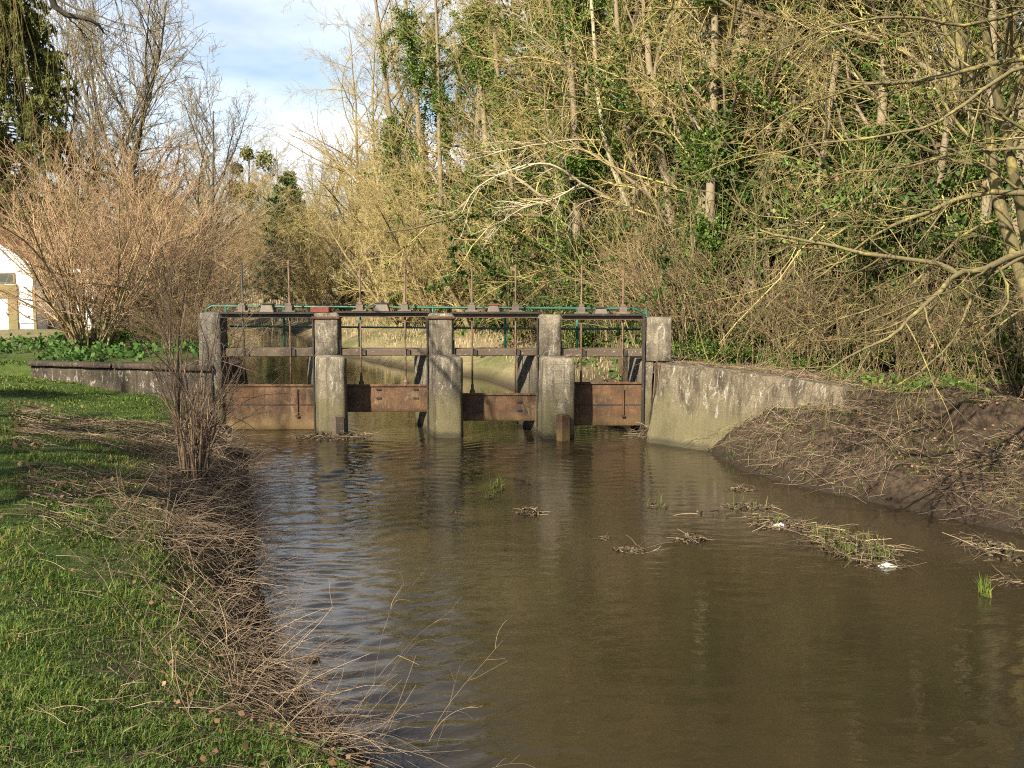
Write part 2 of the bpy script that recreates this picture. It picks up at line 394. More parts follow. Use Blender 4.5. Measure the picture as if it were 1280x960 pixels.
gf = np.stack([ii[:-1, :-1].ravel(), ii[:-1, 1:].ravel(), ii[1:, 1:].ravel(), ii[1:, :-1].ravel()], 1)
def m_ground():
    n = NT('bank_soil'); w = n.wpos(); x, y = n.pos(0), n.pos(1)
    soil = n.mix(n.ramp(n.noise(2.5, 8, .7, w), (.35, 0), (.65, 1)), (.022, .016, .012), (.056, .040, .029))
    litter = n.mix(n.ramp(n.noise(11, 6, .75, w), (.42, 0), (.62, 1)), soil, (.095, .066, .045))
    turf = n.mix(n.ramp(n.noise(4, 7, .7, w), (.35, 0), (.65, 1)), (.035, .065, .014), (.085, .11, .028))
    straw = n.mix(n.ramp(n.noise(7, 7, .7, w), (.3, 0), (.7, 1)), (.18, .14, .08), (.32, .26, .155))
    side = n.math('ADD', n.math('ADD', x, n.math('MULTIPLY', y, .30)), n.math('MULTIPLY', n.noise(.8, 4, .6, w), 1.2))
    c = n.mix(n.ramp(n.math('MULTIPLY', n.math('ADD', side, 12), .05), (.56, 1), (.62, 0)), litter, turf)
    far = n.ramp(n.math('MULTIPLY', y, .01), (.24, 0), (.30, 1))
    c = n.mix(far, c, n.mix(n.ramp(n.noise(.12, 4, .6, w), (.45, 0), (.6, .7)), straw, turf))
    wet = n.ramp(n.pos(2), (.05, .85), (.30, 0))
    c = n.mix(wet, c, (.032, .024, .017))
    return n.bump(n.math('ADD', n.noise(14, 8, .75, w), n.math('MULTIPLY', n.noise(60, 4, .7, w), .5)), .9, .06).done(c, .95, .15)
ground = obj('ground', make_mesh('ground', np.stack([GX.ravel(), GY.ravel(), GZ], 1), [gf], m_ground(), True))
tag(ground, 'grassy and earthy river banks with trodden soil', None, None, 'structure')

# ------------------------------------------------------------------ water
def m_water():
    n = NT('river_water'); w = n.wpos()
    c = n.mix(n.ramp(n.noise(.35, 4, .6, w, (1, .7, 1)), (.35, 0), (.68, 1)), (.019, .0145, .0078), (.032, .0245, .0135))
    turb = n.math('MULTIPLY', n.ramp(n.math('MULTIPLY', n.math('SUBTRACT', n.pos(1), 5), .06), (.0, .55), (.50, 1.0), (.88, 1.0), (.98, .35)), n.ramp(n.noise(.22, 3, .6, w), (.35, .35), (.65, 1.0)))
    h1 = n.noise(4.6, 3, .55, w, (.7, 1.7, 1), .7)
    h2 = n.noise(8.5, 4, .55, w, (.8, 1.4, 1), .8)
    h3 = n.noise(26, 3, .5, w, (.8, 1.3, 1), .3)
    h = n.math('ADD', n.math('ADD', h1, n.math('MULTIPLY', h2, .36)), n.math('MULTIPLY', h3, .10))
    h = n.math('MULTIPLY', h, turb)
    n.bump(h, .15, .05)
    n.set(n.b, 'IOR', 1.33)
    return n.done(c, .012, .9)
wx_ = np.concatenate([np.arange(-70, -7, 1.4), np.arange(-7, 9, .07), np.arange(9, 42, 1.4)]); wy_ = np.concatenate([np.arange(-4, 5, 1.0), np.arange(5, 22, .055), np.arange(22, 98, 1.2)])
WX, WY = np.meshgrid(wx_, wy_); jj = np.arange(WX.size).reshape(WX.shape)
wf = np.stack([jj[:-1, :-1].ravel(), jj[:-1, 1:].ravel(), jj[1:, 1:].ravel(), jj[1:, :-1].ravel()], 1)
WZ = np.zeros(WX.size); wxr, wyr = WX.ravel(), WY.ravel(); wg = np.random.default_rng(5)
wa = wxr + (vnoise(wxr, wyr, .6, 41) - .5) * .9; wb_ = wyr + (vnoise(wxr, wyr, .8, 42) - .5) * .7
for k in range(26):                                                 # small wind and current ripples, a few millimetres high
    lam = .15 * 2.8 ** wg.random(); an = math.pi / 2 + wg.normal(0, .42); ph = wg.random() * 6.28
    WZ += .0042 * lam * np.sin((wa * math.cos(an) + wb_ * math.sin(an)) * 2 * math.pi / lam + ph) * (.3 + vnoise(wxr + 7 * k, wyr, .45, 50 + k))
patch = .22 + .35 * vnoise(wxr, wyr, .35, 43) ** 2 + .95 * np.exp(-(((wxr + .16 * wyr + .6) / 1.5) ** 2)) * np.clip((wyr - 5) / 3, .5, 1) + .5 * np.exp(-((wyr - 17.5) / 2.2) ** 2) * np.exp(-((wxr + 1) / 3.5) ** 2)
WZ *= patch * np.clip((22 - wyr) / 3, 0, 1) * np.clip((wyr - 5) / 1, 0, 1) * np.clip((9 - wxr) / 2, 0, 1) * np.clip((wxr + 7) / 1, 0, 1)
tag(obj('river_water', make_mesh('river_water', np.stack([WX.ravel(), WY.ravel(), WZ], 1), [wf], m_water(), True)),
    'brown rippled river water flowing through the sluice', None, None, 'structure')

# ------------------------------------------------------------------ the sluice: piers, beams, plates, rods, handrail
def yf(x): return 19.66 - .07 * (x + 1.3)             # the line of the pier fronts
weir = thing('sluice_weir', 'concrete and rusty steel sluice weir with four lifting gates across the river', 'sluice', (-1.5, 20.3, 0))
YG = .80                                               # the gates stand this far behind the pier fronts
def X(px, y): return at_y(px, 400, y)[0]
def Z(py, y): return at_y(640, py, y)[2]
def cap_top(low, dz): return [(p[0], p[1], p[2] + dz) for p in low]
piers = []
for k, (fl, fr, ul, ur, bl, top, utop) in enumerate([(398, 429, 392, 422, 383, 447, 391), (546, 576.5, 535, 565.5, 517, 447, 392), (680, 718.5, 673, 701.5, 646, 448, 393.5)]):
    y0 = yf(X(fl, 19.7)); zt = Z(top, y0)
    f0, f1 = X(fl, y0), X(fr, y0); yb = y0 + 2.3; b0 = X(bl, yb); b1 = b0 + (f1 - f0) * .9
    ch = .07
    xm0 = X(ul + 1.5, y0 + .62)
    low = [(f0, y0), (f1, y0), (f1 + .02, y0 + .25), (b1, yb), (b0, yb), (xm0, y0 + .62)]
    pr = MB().prism([(a - .035 if i in (0, 5) else a, b - (.02 if i < 2 else 0), -.6) for i, (a, b) in enumerate(low)], [(a, b, zt) for a, b in low]).build('pier', M['concrete'], weir, .045, .030, 3, True, k)
    u0, u1 = X(ul, y0 + .65), X(ur, y0 + .65); zu = Z(utop, y0 + .65)
    MB().box(u0, u1, y0 + .65, y0 + 1.12, zt - .02, zu).build('pillar', M['concrete'], pr, .03, .014, 3, True, k + 5)
    if k < 2:
        b = MB(); zz = Z(397, y0 + .62)
        b.box(u0 - .04, u1 + .05, y0 + .615, y0 + .64, zz - .025, zz + .025); b.box(u0 - .045, u0 - .02, y0 + .64, y0 + 1.0, zz - .02, zz + .02); b.box(u1 + .02, u1 + .045, y0 + .64, y0 + 1.0, zz - .02, zz + .02)
        b.build('clamp_band', M['rust'], pr, .006)
    MB().box(u0 - .035, u0 - .004, y0 + .63, y0 + .70, -.3, zu - .06).build('guide_rail', M['dark_steel'], pr)
    MB().box(u1 + .012, u1 + .035, y0 + .72, y0 + .79, -.3, zt + .3).build('guide_rail', M['dark_steel'], pr)
    piers.append((u0, u1, y0))
for k, (a, b, t) in {0: (414, 427, 520), 2: (698, 713, 518)}.items():
    y0 = piers[k][2] - .16
    MB().bar((X((a + b) / 2, y0), y0, -.4), (X((a + b) / 2 - 1, y0), y0 + .02, Z(t, y0)), X(b, y0) - X(a, y0), .16).build('timber_stub', M['rust'] if k else M['beam_wood'], weir, .015, .008, 2)
# end pillars
yl, yr = yf(-6.0) + .62, yf(2.9) + .62
lp0, lp1 = X(247, yl), X(275, yl)
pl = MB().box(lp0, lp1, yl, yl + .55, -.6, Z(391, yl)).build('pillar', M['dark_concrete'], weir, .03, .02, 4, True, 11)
rp0, rp1 = X(808, yr), X(840, yr)
pr_ = MB().box(rp0, rp1, yr, yr + .55, Z(452, yr), Z(397, yr)).build('pillar', M['concrete'], weir, .02, .014, 3, True, 12)
MB().prism([(X(804, yr), yr, -.6), (X(814, yr), yr, -.6), (X(800, yr + 2), yr + 2, -.6), (X(785, yr + 2), yr + 2, -.6)],
           [(X(807, yr), yr, Z(453, yr)), (X(818, yr), yr, Z(453, yr)), (X(802, yr + 2), yr + 2, Z(453, yr)), (X(785, yr + 2), yr + 2, Z(453, yr))]).build('abutment', M['concrete'], weir, .02, .02, 4, True, 13)
MB().prism([(rp0 + .25, yr + .25, -.6), (rp1 + .5, yr + .25, -.6), (rp1 + .5, yr + 3, -.6), (rp0 + .12, yr + 3, -.6)],
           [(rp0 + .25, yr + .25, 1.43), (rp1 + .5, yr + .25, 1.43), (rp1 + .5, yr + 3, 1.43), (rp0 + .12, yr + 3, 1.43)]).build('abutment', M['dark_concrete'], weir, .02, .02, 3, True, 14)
MB().box(X(803.5, yr - .03), X(806.3, yr - .03), yr - .05, yr + .03, -.3, Z(393, yr)).build('guide_rail', M['dark_steel'], weir)
spans = [(lp1, piers[0][0], (yl + piers[0][2] + .65) / 2), (piers[0][1], piers[1][0], (piers[0][2] + piers[1][2]) / 2 + .65),
         (piers[1][1], piers[2][0], (piers[1][2] + piers[2][2]) / 2 + .65), (piers[2][1], rp0, (piers[2][2] + .65 + yr) / 2)]
plates = [((270, 396), (481, 537), None), ((424, 538), (481, 515), None), ((569, 676), (492, 526), None), ((711, 807), (478, 532), None)]
rods = [((303, 328), (361.5, 325)), ((450, 333), (506, 330)), ((590, 336), (644.5, 330)), ((727, 331), (779, 336))]
boxes = [(333, 16, 379.5), (477, 17, 378.5), (617, 14, 380), (752, 15, 384)]
for k, ((x0, x1, ys), ((g0, g1), (t, b), _), rr, (bx, bw, bt)) in enumerate(zip(spans, plates, rods, boxes)):
    yg = ys - .65 + YG
    ztop, zbot = Z(t, yg), Z(b, yg)
    gate = MB().box(X(g0, yg), X(g1, yg), yg, yg + .03, zbot, ztop).build('gate_plate', M['rust'], weir, .006, .006, 4, True, 20 + k)
    MB().box(X(g0, yg), X(g1, yg), yg - .03, yg - .002, ztop - .035, ztop + .012).build('top_flange', M['rust'], gate, .006)
    if k in (0, 3):
        zz = Z(505.5, yg)
        MB().box(X(g0, yg), X(g1, yg), yg - .010, yg - .002, zz - .014, zz + .004).build('plate_seam', M['dark_steel'], gate)
        xm = X(369 if k == 0 else 780, yg)
        MB().box(xm - .02, xm + .02, yg - .035, yg - .002, Z(519, yg), Z(486, yg)).build('stiffener', M['rust'], gate, .004)
        MB().box(xm - .03, xm + .04, yg - .05, yg - .037, Z(521, yg), Z(518.5, yg)).build('bolt_lug', M['dark_steel'], gate)
    else:
        for dx_ in ((.58, .17) if k == 1 else (.3, .75)):
            xm = X(g0 + (g1 - g0) * (1 - dx_) if k == 1 else g0 + (g1 - g0) * dx_, yg)
            for py in (486, 497) if k == 1 else (502, 512):
                MB().box(xm - .05, xm + .05, yg - .03, yg - .002, Z(py + 1, yg), Z(py - .6, yg)).build('bolt_lug', M['dark_steel'], gate)
    # upper steel beam: dark flange on a paler web
    zt0 = Z(391.3 if k == 0 else 390.2 + .8 * (k - 1) ** 1.4 + (1.2 if k == 3 else 0), ys)
    ub = MB().box(x0 - .01, x1 + .01, ys + .10, ys + .13, zt0 - .085, zt0 - .022).build('upper_beam', M['beam_wood'] if k else M['dark_steel'], weir, .004)
    MB().box(x0 - .012, x1 + .012, ys + .01, ys + .24, zt0 - .02, zt0 + .012).build('flange', M['dark_steel'], ub, .004)
    MB().box(x0 - .012, x1 + .012, ys + .06, ys + .18, zt0 - .105, zt0 - .087).build('flange', M['beam_wood'] if k else M['dark_steel'], ub, .004)
    # lower beam that carries the handrail
    zl1, zl0 = Z(436.3 - (.6 if k == 0 else 0), ys + .2), Z(444.8 + (1 if k in (0, 3) else 0), ys + .2)
    MB().box(x0 - .012, x1 + .012, ys + .20, ys + .62, zl0, zl1).build('lower_beam', M['beam_wood'], weir, .012, .008, 4)
    for j, (rx, rt) in enumerate(rr):
        x = X(rx, ys + .1); yy = ys + .155
        rod = MB().tube([(x, yy, ztop - (.0 if k in (1, 2) else .02)), (x, yy, 1.6), (x, yy, Z(rt, yy))], .019 if k else .021, 8).build('lifting_rod', M['rod'] if (k, j) != (0, 0) else M['dark_steel'], weir, smooth=True)
        if k in (1, 2) and not (k == 2 and j == 1):
            MB().tube([(x, yy, ztop - .02), (x, yy, ztop + .06), (x, yy, ztop + .1), (x, yy, ztop + .19)], [.05, .055, .03, .03], 8).build('rod_knuckle', M['rod'], rod)
        zb = zt0 + .012
        br = MB().box(x - .075, x + .075, ys + .05, ys + .26, zb, zb + .14); br.box(x - .05, x + .05, ys + .08, ys + .23, zb + .14, zb + .19); br.box(x - .14, x + .14, ys + .04, ys + .25, zb, zb + .035)
        br.build('rod_bracket', M['steel'], weir, .008)
        MB().box(x + .025, x + .095, ys + .165, ys + .198, zl0 + .02, zl1 - .01).build('rod_guide', M['dark_steel'], weir)
    xb = X(bx, ys); hw = bw / 2 / F_PX * ys
    gb = MB().prism([(xb - hw * 1.15, ys + .02, zt0 + .012), (xb + hw * 1.15, ys + .02, zt0 + .012), (xb + hw * 1.15, ys + .30, zt0 + .012), (xb - hw * 1.15, ys + .30, zt0 + .012)],
                    [(xb - hw * .8, ys + .05, Z(bt + 1.5, ys)), (xb + hw * .8, ys + .05, Z(bt + 1.5, ys)), (xb + hw * .8, ys + .28, Z(bt + 1.5, ys)), (xb - hw * .8, ys + .28, Z(bt + 1.5, ys))]).build('gear_box', M['steel'], weir, .012)
    MB().box(xb - hw, xb + hw, ys + .03, ys + .30, Z(bt + 1.3, ys), Z(bt, ys)).build('lid', M['red'] if k == 2 else M['dark_steel'], gb, .004)
    MB().tube([(xb - hw * 4.4, ys + .15, zt0 + .085), (xb + hw * 4.4, ys + .15, zt0 + .085)], .014, 6).build('drive_shaft', M['dark_steel'], weir)
u0, u1, y0 = piers[0]
rb = MB().box(X(388, y0 + .7), X(411, y0 + .7), y0 + .72, y0 + 1.05, Z(391, y0 + .65) + .003, Z(384, y0 + .7)).build('gear_box', M['red'], weir, .01)
# handrail
yh = lambda x: yf(x) + 1.18

xa, xb2 = lp0 + .10, rp0 - .02
zr = lambda x: 2.545 - .004 * (x + 1)
pts = [(xa - .10, yh(xa), zr(xa) - .16), (xa - .08, yh(xa), zr(xa) - .06), (xa + .02, yh(xa), zr(xa))] + [(x, yh(x), zr(x)) for x in np.linspace(xa + .3, xb2 - .35, 9)] + [(xb2 - .12, yh(xb2), zr(xb2) - .01), (xb2 + .0, yh(xb2), zr(xb2) - .06), (xb2 + .04, yh(xb2), zr(xb2) - .15)]
hr = MB().tube(pts, .024, 8).build('handrail', M['green'], weir, smooth=True)
MB().tube([(x, yh(x), 2.12 - .004 * x) for x in np.linspace(lp1 + .05, rp0 - .05, 10)], .02, 8).build('mid_rail', M['green'], hr, smooth=True)
for px, zlow in ((351, 1.72), (447.5, 1.72), (541, 2.35), (631.5, 1.72), (721, 1.72), (806, 1.72), (276, 1.72)):
    x = X(px, 20.8)
    MB().tube([(x, yh(x), zlow), (x, yh(x), zr(x) - .005)], .026, 8).build('rail_post', M['green'], hr, smooth=True)

# wing walls
ww = thing('wing_wall', 'stained concrete wing wall running from the weir into the earth bank', 'wall', (W_A[0], W_A[1], 0))
d_ = (W_B - W_A) / np.linalg.norm(W_B - W_A); nrm = np.array((d_[1], -d_[0]))       # towards the river
if nrm[1] > 0: nrm = -nrm
def wp(t, off, z): q = W_A + d_ * t + nrm * off; return (q[0], q[1], z)
L_ = float(np.linalg.norm(W_B - W_A))
body = MB(); st = [0, .9, 1.9, 2.9, L_]; tz = [1.53, 1.50, 1.47, 1.42, 1.36]
for i in range(4):
    a, b = st[i], st[i + 1]
    sh = .16 if i == 0 else 0
    body.prism([wp(a - (.22 if i == 0 else 0), .16, -.6), wp(b, .16, -.6), wp(b, -.4, -.6), wp(a, -.4, -.6)], [wp(a + (.14 if i == 0 else 0), .0, tz[i]), wp(b, .0, tz[i + 1]), wp(b, -.4, tz[i + 1]), wp(a + .05, -.4, tz[i])])
bb = MB(); 
n_st = len(st)
ring = lambda t, z, first: [wp(t - (.22 if first else 0), .16, -.6), wp(t + (.14 if first else 0), 0, z), wp(t, -.42, z), wp(t, -.42, -.6)]
for i, (t, z) in enumerate(zip(st, tz)): bb.v += [tuple(map(float, p)) for p in ring(t, z, i == 0)]
for i in range(n_st - 1):
    for k in range(4): bb.f.append((i * 4 + k, i * 4 + (k + 1) % 4, i * 4 + 4 + (k + 1) % 4, i * 4 + 4 + k))
bb.f += [(0, 1, 2, 3), tuple(range(n_st * 4 - 4, n_st * 4))]
bb.build('wall_face', M['wall_concrete'], ww, .02, .03, 4, True, 31)
y0 = 18.95
MB().prism([(X(839, y0), y0 - .03, -.5), (X(876, y0), y0 - .38, -.5), (X(880, y0) + .1, y0 + .1, -.5), (X(839, y0), y0 + .4, -.5)],
           [(X(840, y0), y0, Z(521, y0)), (X(876, y0), y0 - .30, Z(519, y0)), (X(880, y0) + .1, y0 + .1, Z(519, y0)), (X(840, y0), y0 + .4, Z(521, y0))]).build('footing_block', M['wall_concrete'], ww, .025, .02, 3, True, 32)
MB().bar((X(838, y0 - .1), y0 - .08, -.5), (X(837, y0), y0 - .04, Z(518, y0)), .07, .07).build('timber_stub', M['beam_wood'], ww, .01)
wl = thing('wing_wall', 'low mossy concrete wall with a brown coping beside the grassy garden bank', 'wall', (WL_A[0], WL_A[1], 0))
d2 = (WL_B - WL_A) / np.linalg.norm(WL_B - WL_A); n2 = np.array((d2[1], -d2[0])); n2 = n2 if n2[1] < 0 else -n2; L2 = float(np.linalg.norm(WL_B - WL_A))
def wq(t, off, z): q = WL_A + d2 * t + n2 * off; return (q[0], q[1], z)
def lbox(a, b, o0, o1, z0, z1): return MB().prism([wq(a, o0, z0), wq(b, o0, z0), wq(b, o1, z0), wq(a, o1, z0)], [wq(a, o0, z1), wq(b, o0, z1), wq(b, o1, z1), wq(a, o1, z1)])
lbox(0, L2, .0, -.30, -.4, 1.24).build('wall_face', m_concrete('white_stained_concrete', (.11, .088, .064), (.045, .036, .026), (.03, .024, .019), False, .5), wl, .02, .02, 4, True, 41)  # wall colours darkened to carry the shade lying on this low wall
lbox(-.02, L2 * .52, .07, -.34, 1.245, 1.36).build('coping', M['coping'], wl, .015, .015, 4, True, 42)
lbox(L2 * .52 + .03, L2 * 1.0, .09, -.34, 1.245, 1.34).build('coping', M['coping'], wl, .015, .02, 4, True, 43)

# ------------------------------------------------------------------ the house behind the hazels
hs = thing('house', 'white gabled house with brown tiled roof half hidden by hazel shrubs', 'house', (-21, 40, 1.1))
hy = 40.0
ex = X(51, hy); ez = Z(331, hy); rx_ = ex - 3.2; rz = ez + 3.2 * .62; wx0 = ex - 6.4
MB().prism([(wx0, hy, .6), (ex - .25, hy, .6), (ex - .25, hy, ez + .10), (rx_, hy, rz - .08), (wx0, hy, ez - .1)], [(wx0, hy + 8, .6), (ex - .25, hy + 8, .6), (ex - .25, hy + 8, ez + .10), (rx_, hy + 8, rz - .08), (wx0, hy + 8, ez - .1)]).build('wall', M['house_white'], hs)
rf = MB().prism([(rx_, hy - .3, rz), (ex + .12, hy - .3, ez - .02), (ex + .12, hy + 8.2, ez - .02), (rx_, hy + 8.2, rz)], [(rx_, hy - .3, rz + .13), (ex + .16, hy - .3, ez + .09), (ex + .16, hy + 8.2, ez + .09), (rx_, hy + 8.2, rz + .13)]).build('roof', M['roof_tile'], hs)
MB().prism([(rx_ - .004, hy - .3, rz), (wx0 - .3, hy - .3, ez - .1), (wx0 - .3, hy + 8.2, ez - .1), (rx_ - .004, hy + 8.2, rz)], [(rx_ - .004, hy - .3, rz + .13), (wx0 - .3, hy - .3, ez + .02), (wx0 - .3, hy + 8.2, ez + .02), (rx_ - .004, hy + 8.2, rz + .13)]).build('roof', M['roof_tile'], hs)
ax0, ax1 = ex - .2, X(118, hy + 1.5)
MB().box(ax0, ax1, hy + 1.6, hy + 7, .6, Z(343, hy + 1.5)).build('wall', M['house_white'], hs)
MB().prism([(ax0, hy + 1.3, Z(341.5, hy + 1.3)), (ax1 + .3, hy + 1.3, Z(341.5, hy + 1.3)), (ax1 + .3, hy + 6.8, Z(341.5, hy + 1.3) + .9), (ax0, hy + 6.8, Z(341.5, hy + 1.3) + .9)],
           [(ax0, hy + 1.3, Z(338, hy + 1.3)), (ax1 + .3, hy + 1.3, Z(338, hy + 1.3)), (ax1 + .3, hy + 6.8, Z(338, hy + 1.3) + .9), (ax0, hy + 6.8, Z(338, hy + 1.3) + .9)]).build('roof', M['roof_tile'], hs)
MB().box(ax0 + .02, ax1 + .35, hy + 1.22, hy + 1.29, Z(340.5, hy + 1.25), Z(336, hy + 1.25)).build('gutter_board', M['house_white'], hs)
w1 = MB().box(X(-12, hy), X(22, hy), hy - .05, hy - .003, Z(354, hy), Z(341, hy)).build('window', M['olive'], hs, .01)
MB().box(X(-9, hy), X(19, hy), hy - .065, hy - .052, Z(352.5, hy), Z(342.5, hy)).build('pane', M['glass'], w1)
MB().box(wx0 + .3, X(24, hy), hy - .10, hy - .004, Z(371, hy), Z(355.5, hy)).build('timber_band', M['olive'], hs)
MB().box(X(25, hy), X(46, hy), hy - .06, hy - .004, Z(404, hy), Z(372, hy)).build('door', M['house_white'], hs, .02)
MB().box(X(12, hy), X(23.4, hy), hy - .08, hy - .004, 1.0, Z(371.5, hy)).build('timber_band', M['olive'], hs)
MB().box(X(46.6, hy), ex - .26, hy - .08, hy - .004, 1.0, Z(358, hy)).build('timber_band', M['olive'], hs)

# ------------------------------------------------------------------ growing plants: everything is vectorised over branches
def unit(v): return v / np.maximum(np.linalg.norm(v, axis=-1, keepdims=True), 1e-9)
def grow(S, D, L, R0, R1, nseg, wob=.12, grav=0.0, rng=rng, up_curve=0.0):
    """N branches at once: start points, directions, lengths, radii at both ends; returns points (N, nseg+1, 3) and radii (N, nseg+1)"""
    S, D = np.atleast_2d(S).astype(float), unit(np.atleast_2d(D).astype(float)); N = len(S)
    L, R0, R1 = [np.broadcast_to(np.asarray(q, float), (N,)) for q in (L, R0, R1)]
    P = np.zeros((N, nseg + 1, 3)); P[:, 0] = S; d = D.copy(); drift = rng.normal(0, wob * .5, (N, 3))
    for i in range(nseg):
        d = d + rng.normal(0, wob, (N, 3)) + drift
        d[:, 2] += grav + up_curve * (i / nseg - .3)
        d = unit(d); P[:, i + 1] = P[:, i] + d * (L / nseg)[:, None]
    t = np.linspace(0, 1, nseg + 1)
    return P, R0[:, None] * (1 - t) + R1[:, None] * t
def spawn(P, Rr, n, t0, t1, ang, ang_sd, lf, lf_sd, rf=.55, rng=rng, taper=.6, lift=0.0):
    """n children on every branch: start points, directions, lengths, radii"""
    N, K, _ = P.shape; seg = np.linalg.norm(np.diff(P, axis=1), axis=2).sum(1)
    t = (np.arange(n)[None] + rng.random((N, n))) / n * (t1 - t0) + t0
    f = t * (K - 1); i = np.minimum(f.astype(int), K - 2); f = (f - i)[..., None]; r = np.arange(N)[:, None]
    S = P[r, i] * (1 - f) + P[r, i + 1] * f; T = unit(P[r, i + 1] - P[r, i])
    q = rng.normal(size=T.shape); q = unit(q - (q * T).sum(-1, keepdims=True) * T)
    a = rng.normal(ang, ang_sd, (N, n))[..., None]
    D = T * np.cos(a) + q * np.sin(a); D[..., 2] += lift
    L = seg[:, None] * np.abs(rng.normal(lf, lf_sd, (N, n))) * (1 - taper * t) + .02
    r0 = (Rr[r, i] * (1 - f[..., 0]) + Rr[r, i + 1] * f[..., 0]) * rf
    return S.reshape(-1, 3), unit(D.reshape(-1, 3)), L.ravel(), r0.ravel()
def tubes(groups):
    """[(P, R, sides)] to vertices and quads"""
    V, Fq, base = [], [], 0
    for P, Rr, k in groups:
        N, K, _ = P.shape
        T = np.empty_like(P); T[:, 1:-1] = P[:, 2:] - P[:, :-2]; T[:, 0] = P[:, 1] - P[:, 0]; T[:, -1] = P[:, -1] - P[:, -2]; T = unit(T)
        ref = np.where(np.abs(T[:, :1, 2:3]) < .8, np.array([0, 0, 1.0]), np.array([1.0, 0, 0])); ref = np.broadcast_to(ref, P.shape)
        u = unit(np.cross(T, ref)); w = np.cross(u, T)
        a = np.arange(k) * 2 * math.pi / k
        v = P[:, :, None] + (u[:, :, None] * np.cos(a)[:, None] + w[:, :, None] * np.sin(a)[:, None]) * Rr[:, :, None, None]
        V.append(v.reshape(-1, 3))
        n = np.arange(N)[:, None, None] * K * k; s = np.arange(K - 1)[None, :, None] * k; j = np.arange(k)[None, None]; j2 = (j + 1) % k
        Fq.append((np.stack([n + s + j, n + s + j2, n + s + k + j2, n + s + k + j], -1)).reshape(-1, 4) + base)
        base += N * K * k
    return np.concatenate(V), [np.concatenate(Fq)]
def tube_mesh(name, groups, mat):
    v, f = tubes(groups); tg = np.random.default_rng(len(v))
    tone = np.concatenate([np.repeat(tg.beta(1.6, 1.9, len(P)) if len(P) > 8 else np.full(len(P), .5), P.shape[1] * k) for P, Rr, k in groups])
    return make_mesh(name, v, f, mat, True, tone)
def leaves(C, size, rng=rng, squash=.8, droop=.35, tone=None):
    """one bent leaf (two triangles) per centre"""
    N = len(C); size = np.broadcast_to(size, (N,))[:, None]
    u = unit(rng.normal(size=(N, 3)) - np.array([0, 0, droop])); q = rng.normal(size=(N, 3)) + np.array([0, -.35, .8]); q = unit(np.cross(u, q)); w = np.cross(u, q)
    a = C - u * size * .5; b = C + q * size * .5 * squash + w * size * .1; c = C + u * size * .55; d = C - q * size * .5 * squash + w * size * .1
    V = np.stack([a, b, c, d], 1).reshape(-1, 3); i = np.arange(N)[:, None] * 4
    tn = np.repeat(np.clip(rng.normal(.42, .24, N) if tone is None else tone, 0, 1), 4)
    return V, [np.concatenate([i + np.array([0, 1, 2]), i + np.array([0, 2, 3])])], tn
def leaf_mesh(name, C, size, mat, **k):
    v, f, t = leaves(C, size, **k); return make_mesh(name, v, f, mat, False, t)
def along(P, Rr, n, spread, t0=0, t1=1, rng=rng, length_weight=True):
    """n points scattered round branches"""
    N, K, _ = P.shape
    w = np.linalg.norm(np.diff(P, axis=1), axis=2).sum(1) if length_weight else np.ones(N)
    b = rng.choice(N, n, p=w / w.sum()); f = (rng.random(n) * (t1 - t0) + t0) * (K - 1); i = np.minimum(f.astype(int), K - 2); f = (f - i)[:, None]
    C = P[b, i] * (1 - f) + P[b, i + 1] * f; r = Rr[b, i][:, None]
    o = unit(rng.normal(size=(n, 3)) * np.array([1, 1, .55]))
    return C + o * (r + np.abs(rng.normal(0, 1, (n, 1))) * spread)

PROTO = {}
def copies(kind, name, label, cat, x, y, rot, scale, group=None, z=None, lean=0.0):
    """a plant of one kind: a fresh Empty with its parts, which share their mesh data with the first of the kind"""
    t = thing(name, label, cat, (x, y, float(gz(np.array([x]), np.array([y]))[0]) - .08 if z is None else z), group)
    t.rotation_euler = (lean, lean * .6, rot); t.scale = (scale,) * 3 if not isinstance(scale, tuple) else scale
    for part, me in PROTO[kind]:
        obj(part, me, t)
    return t

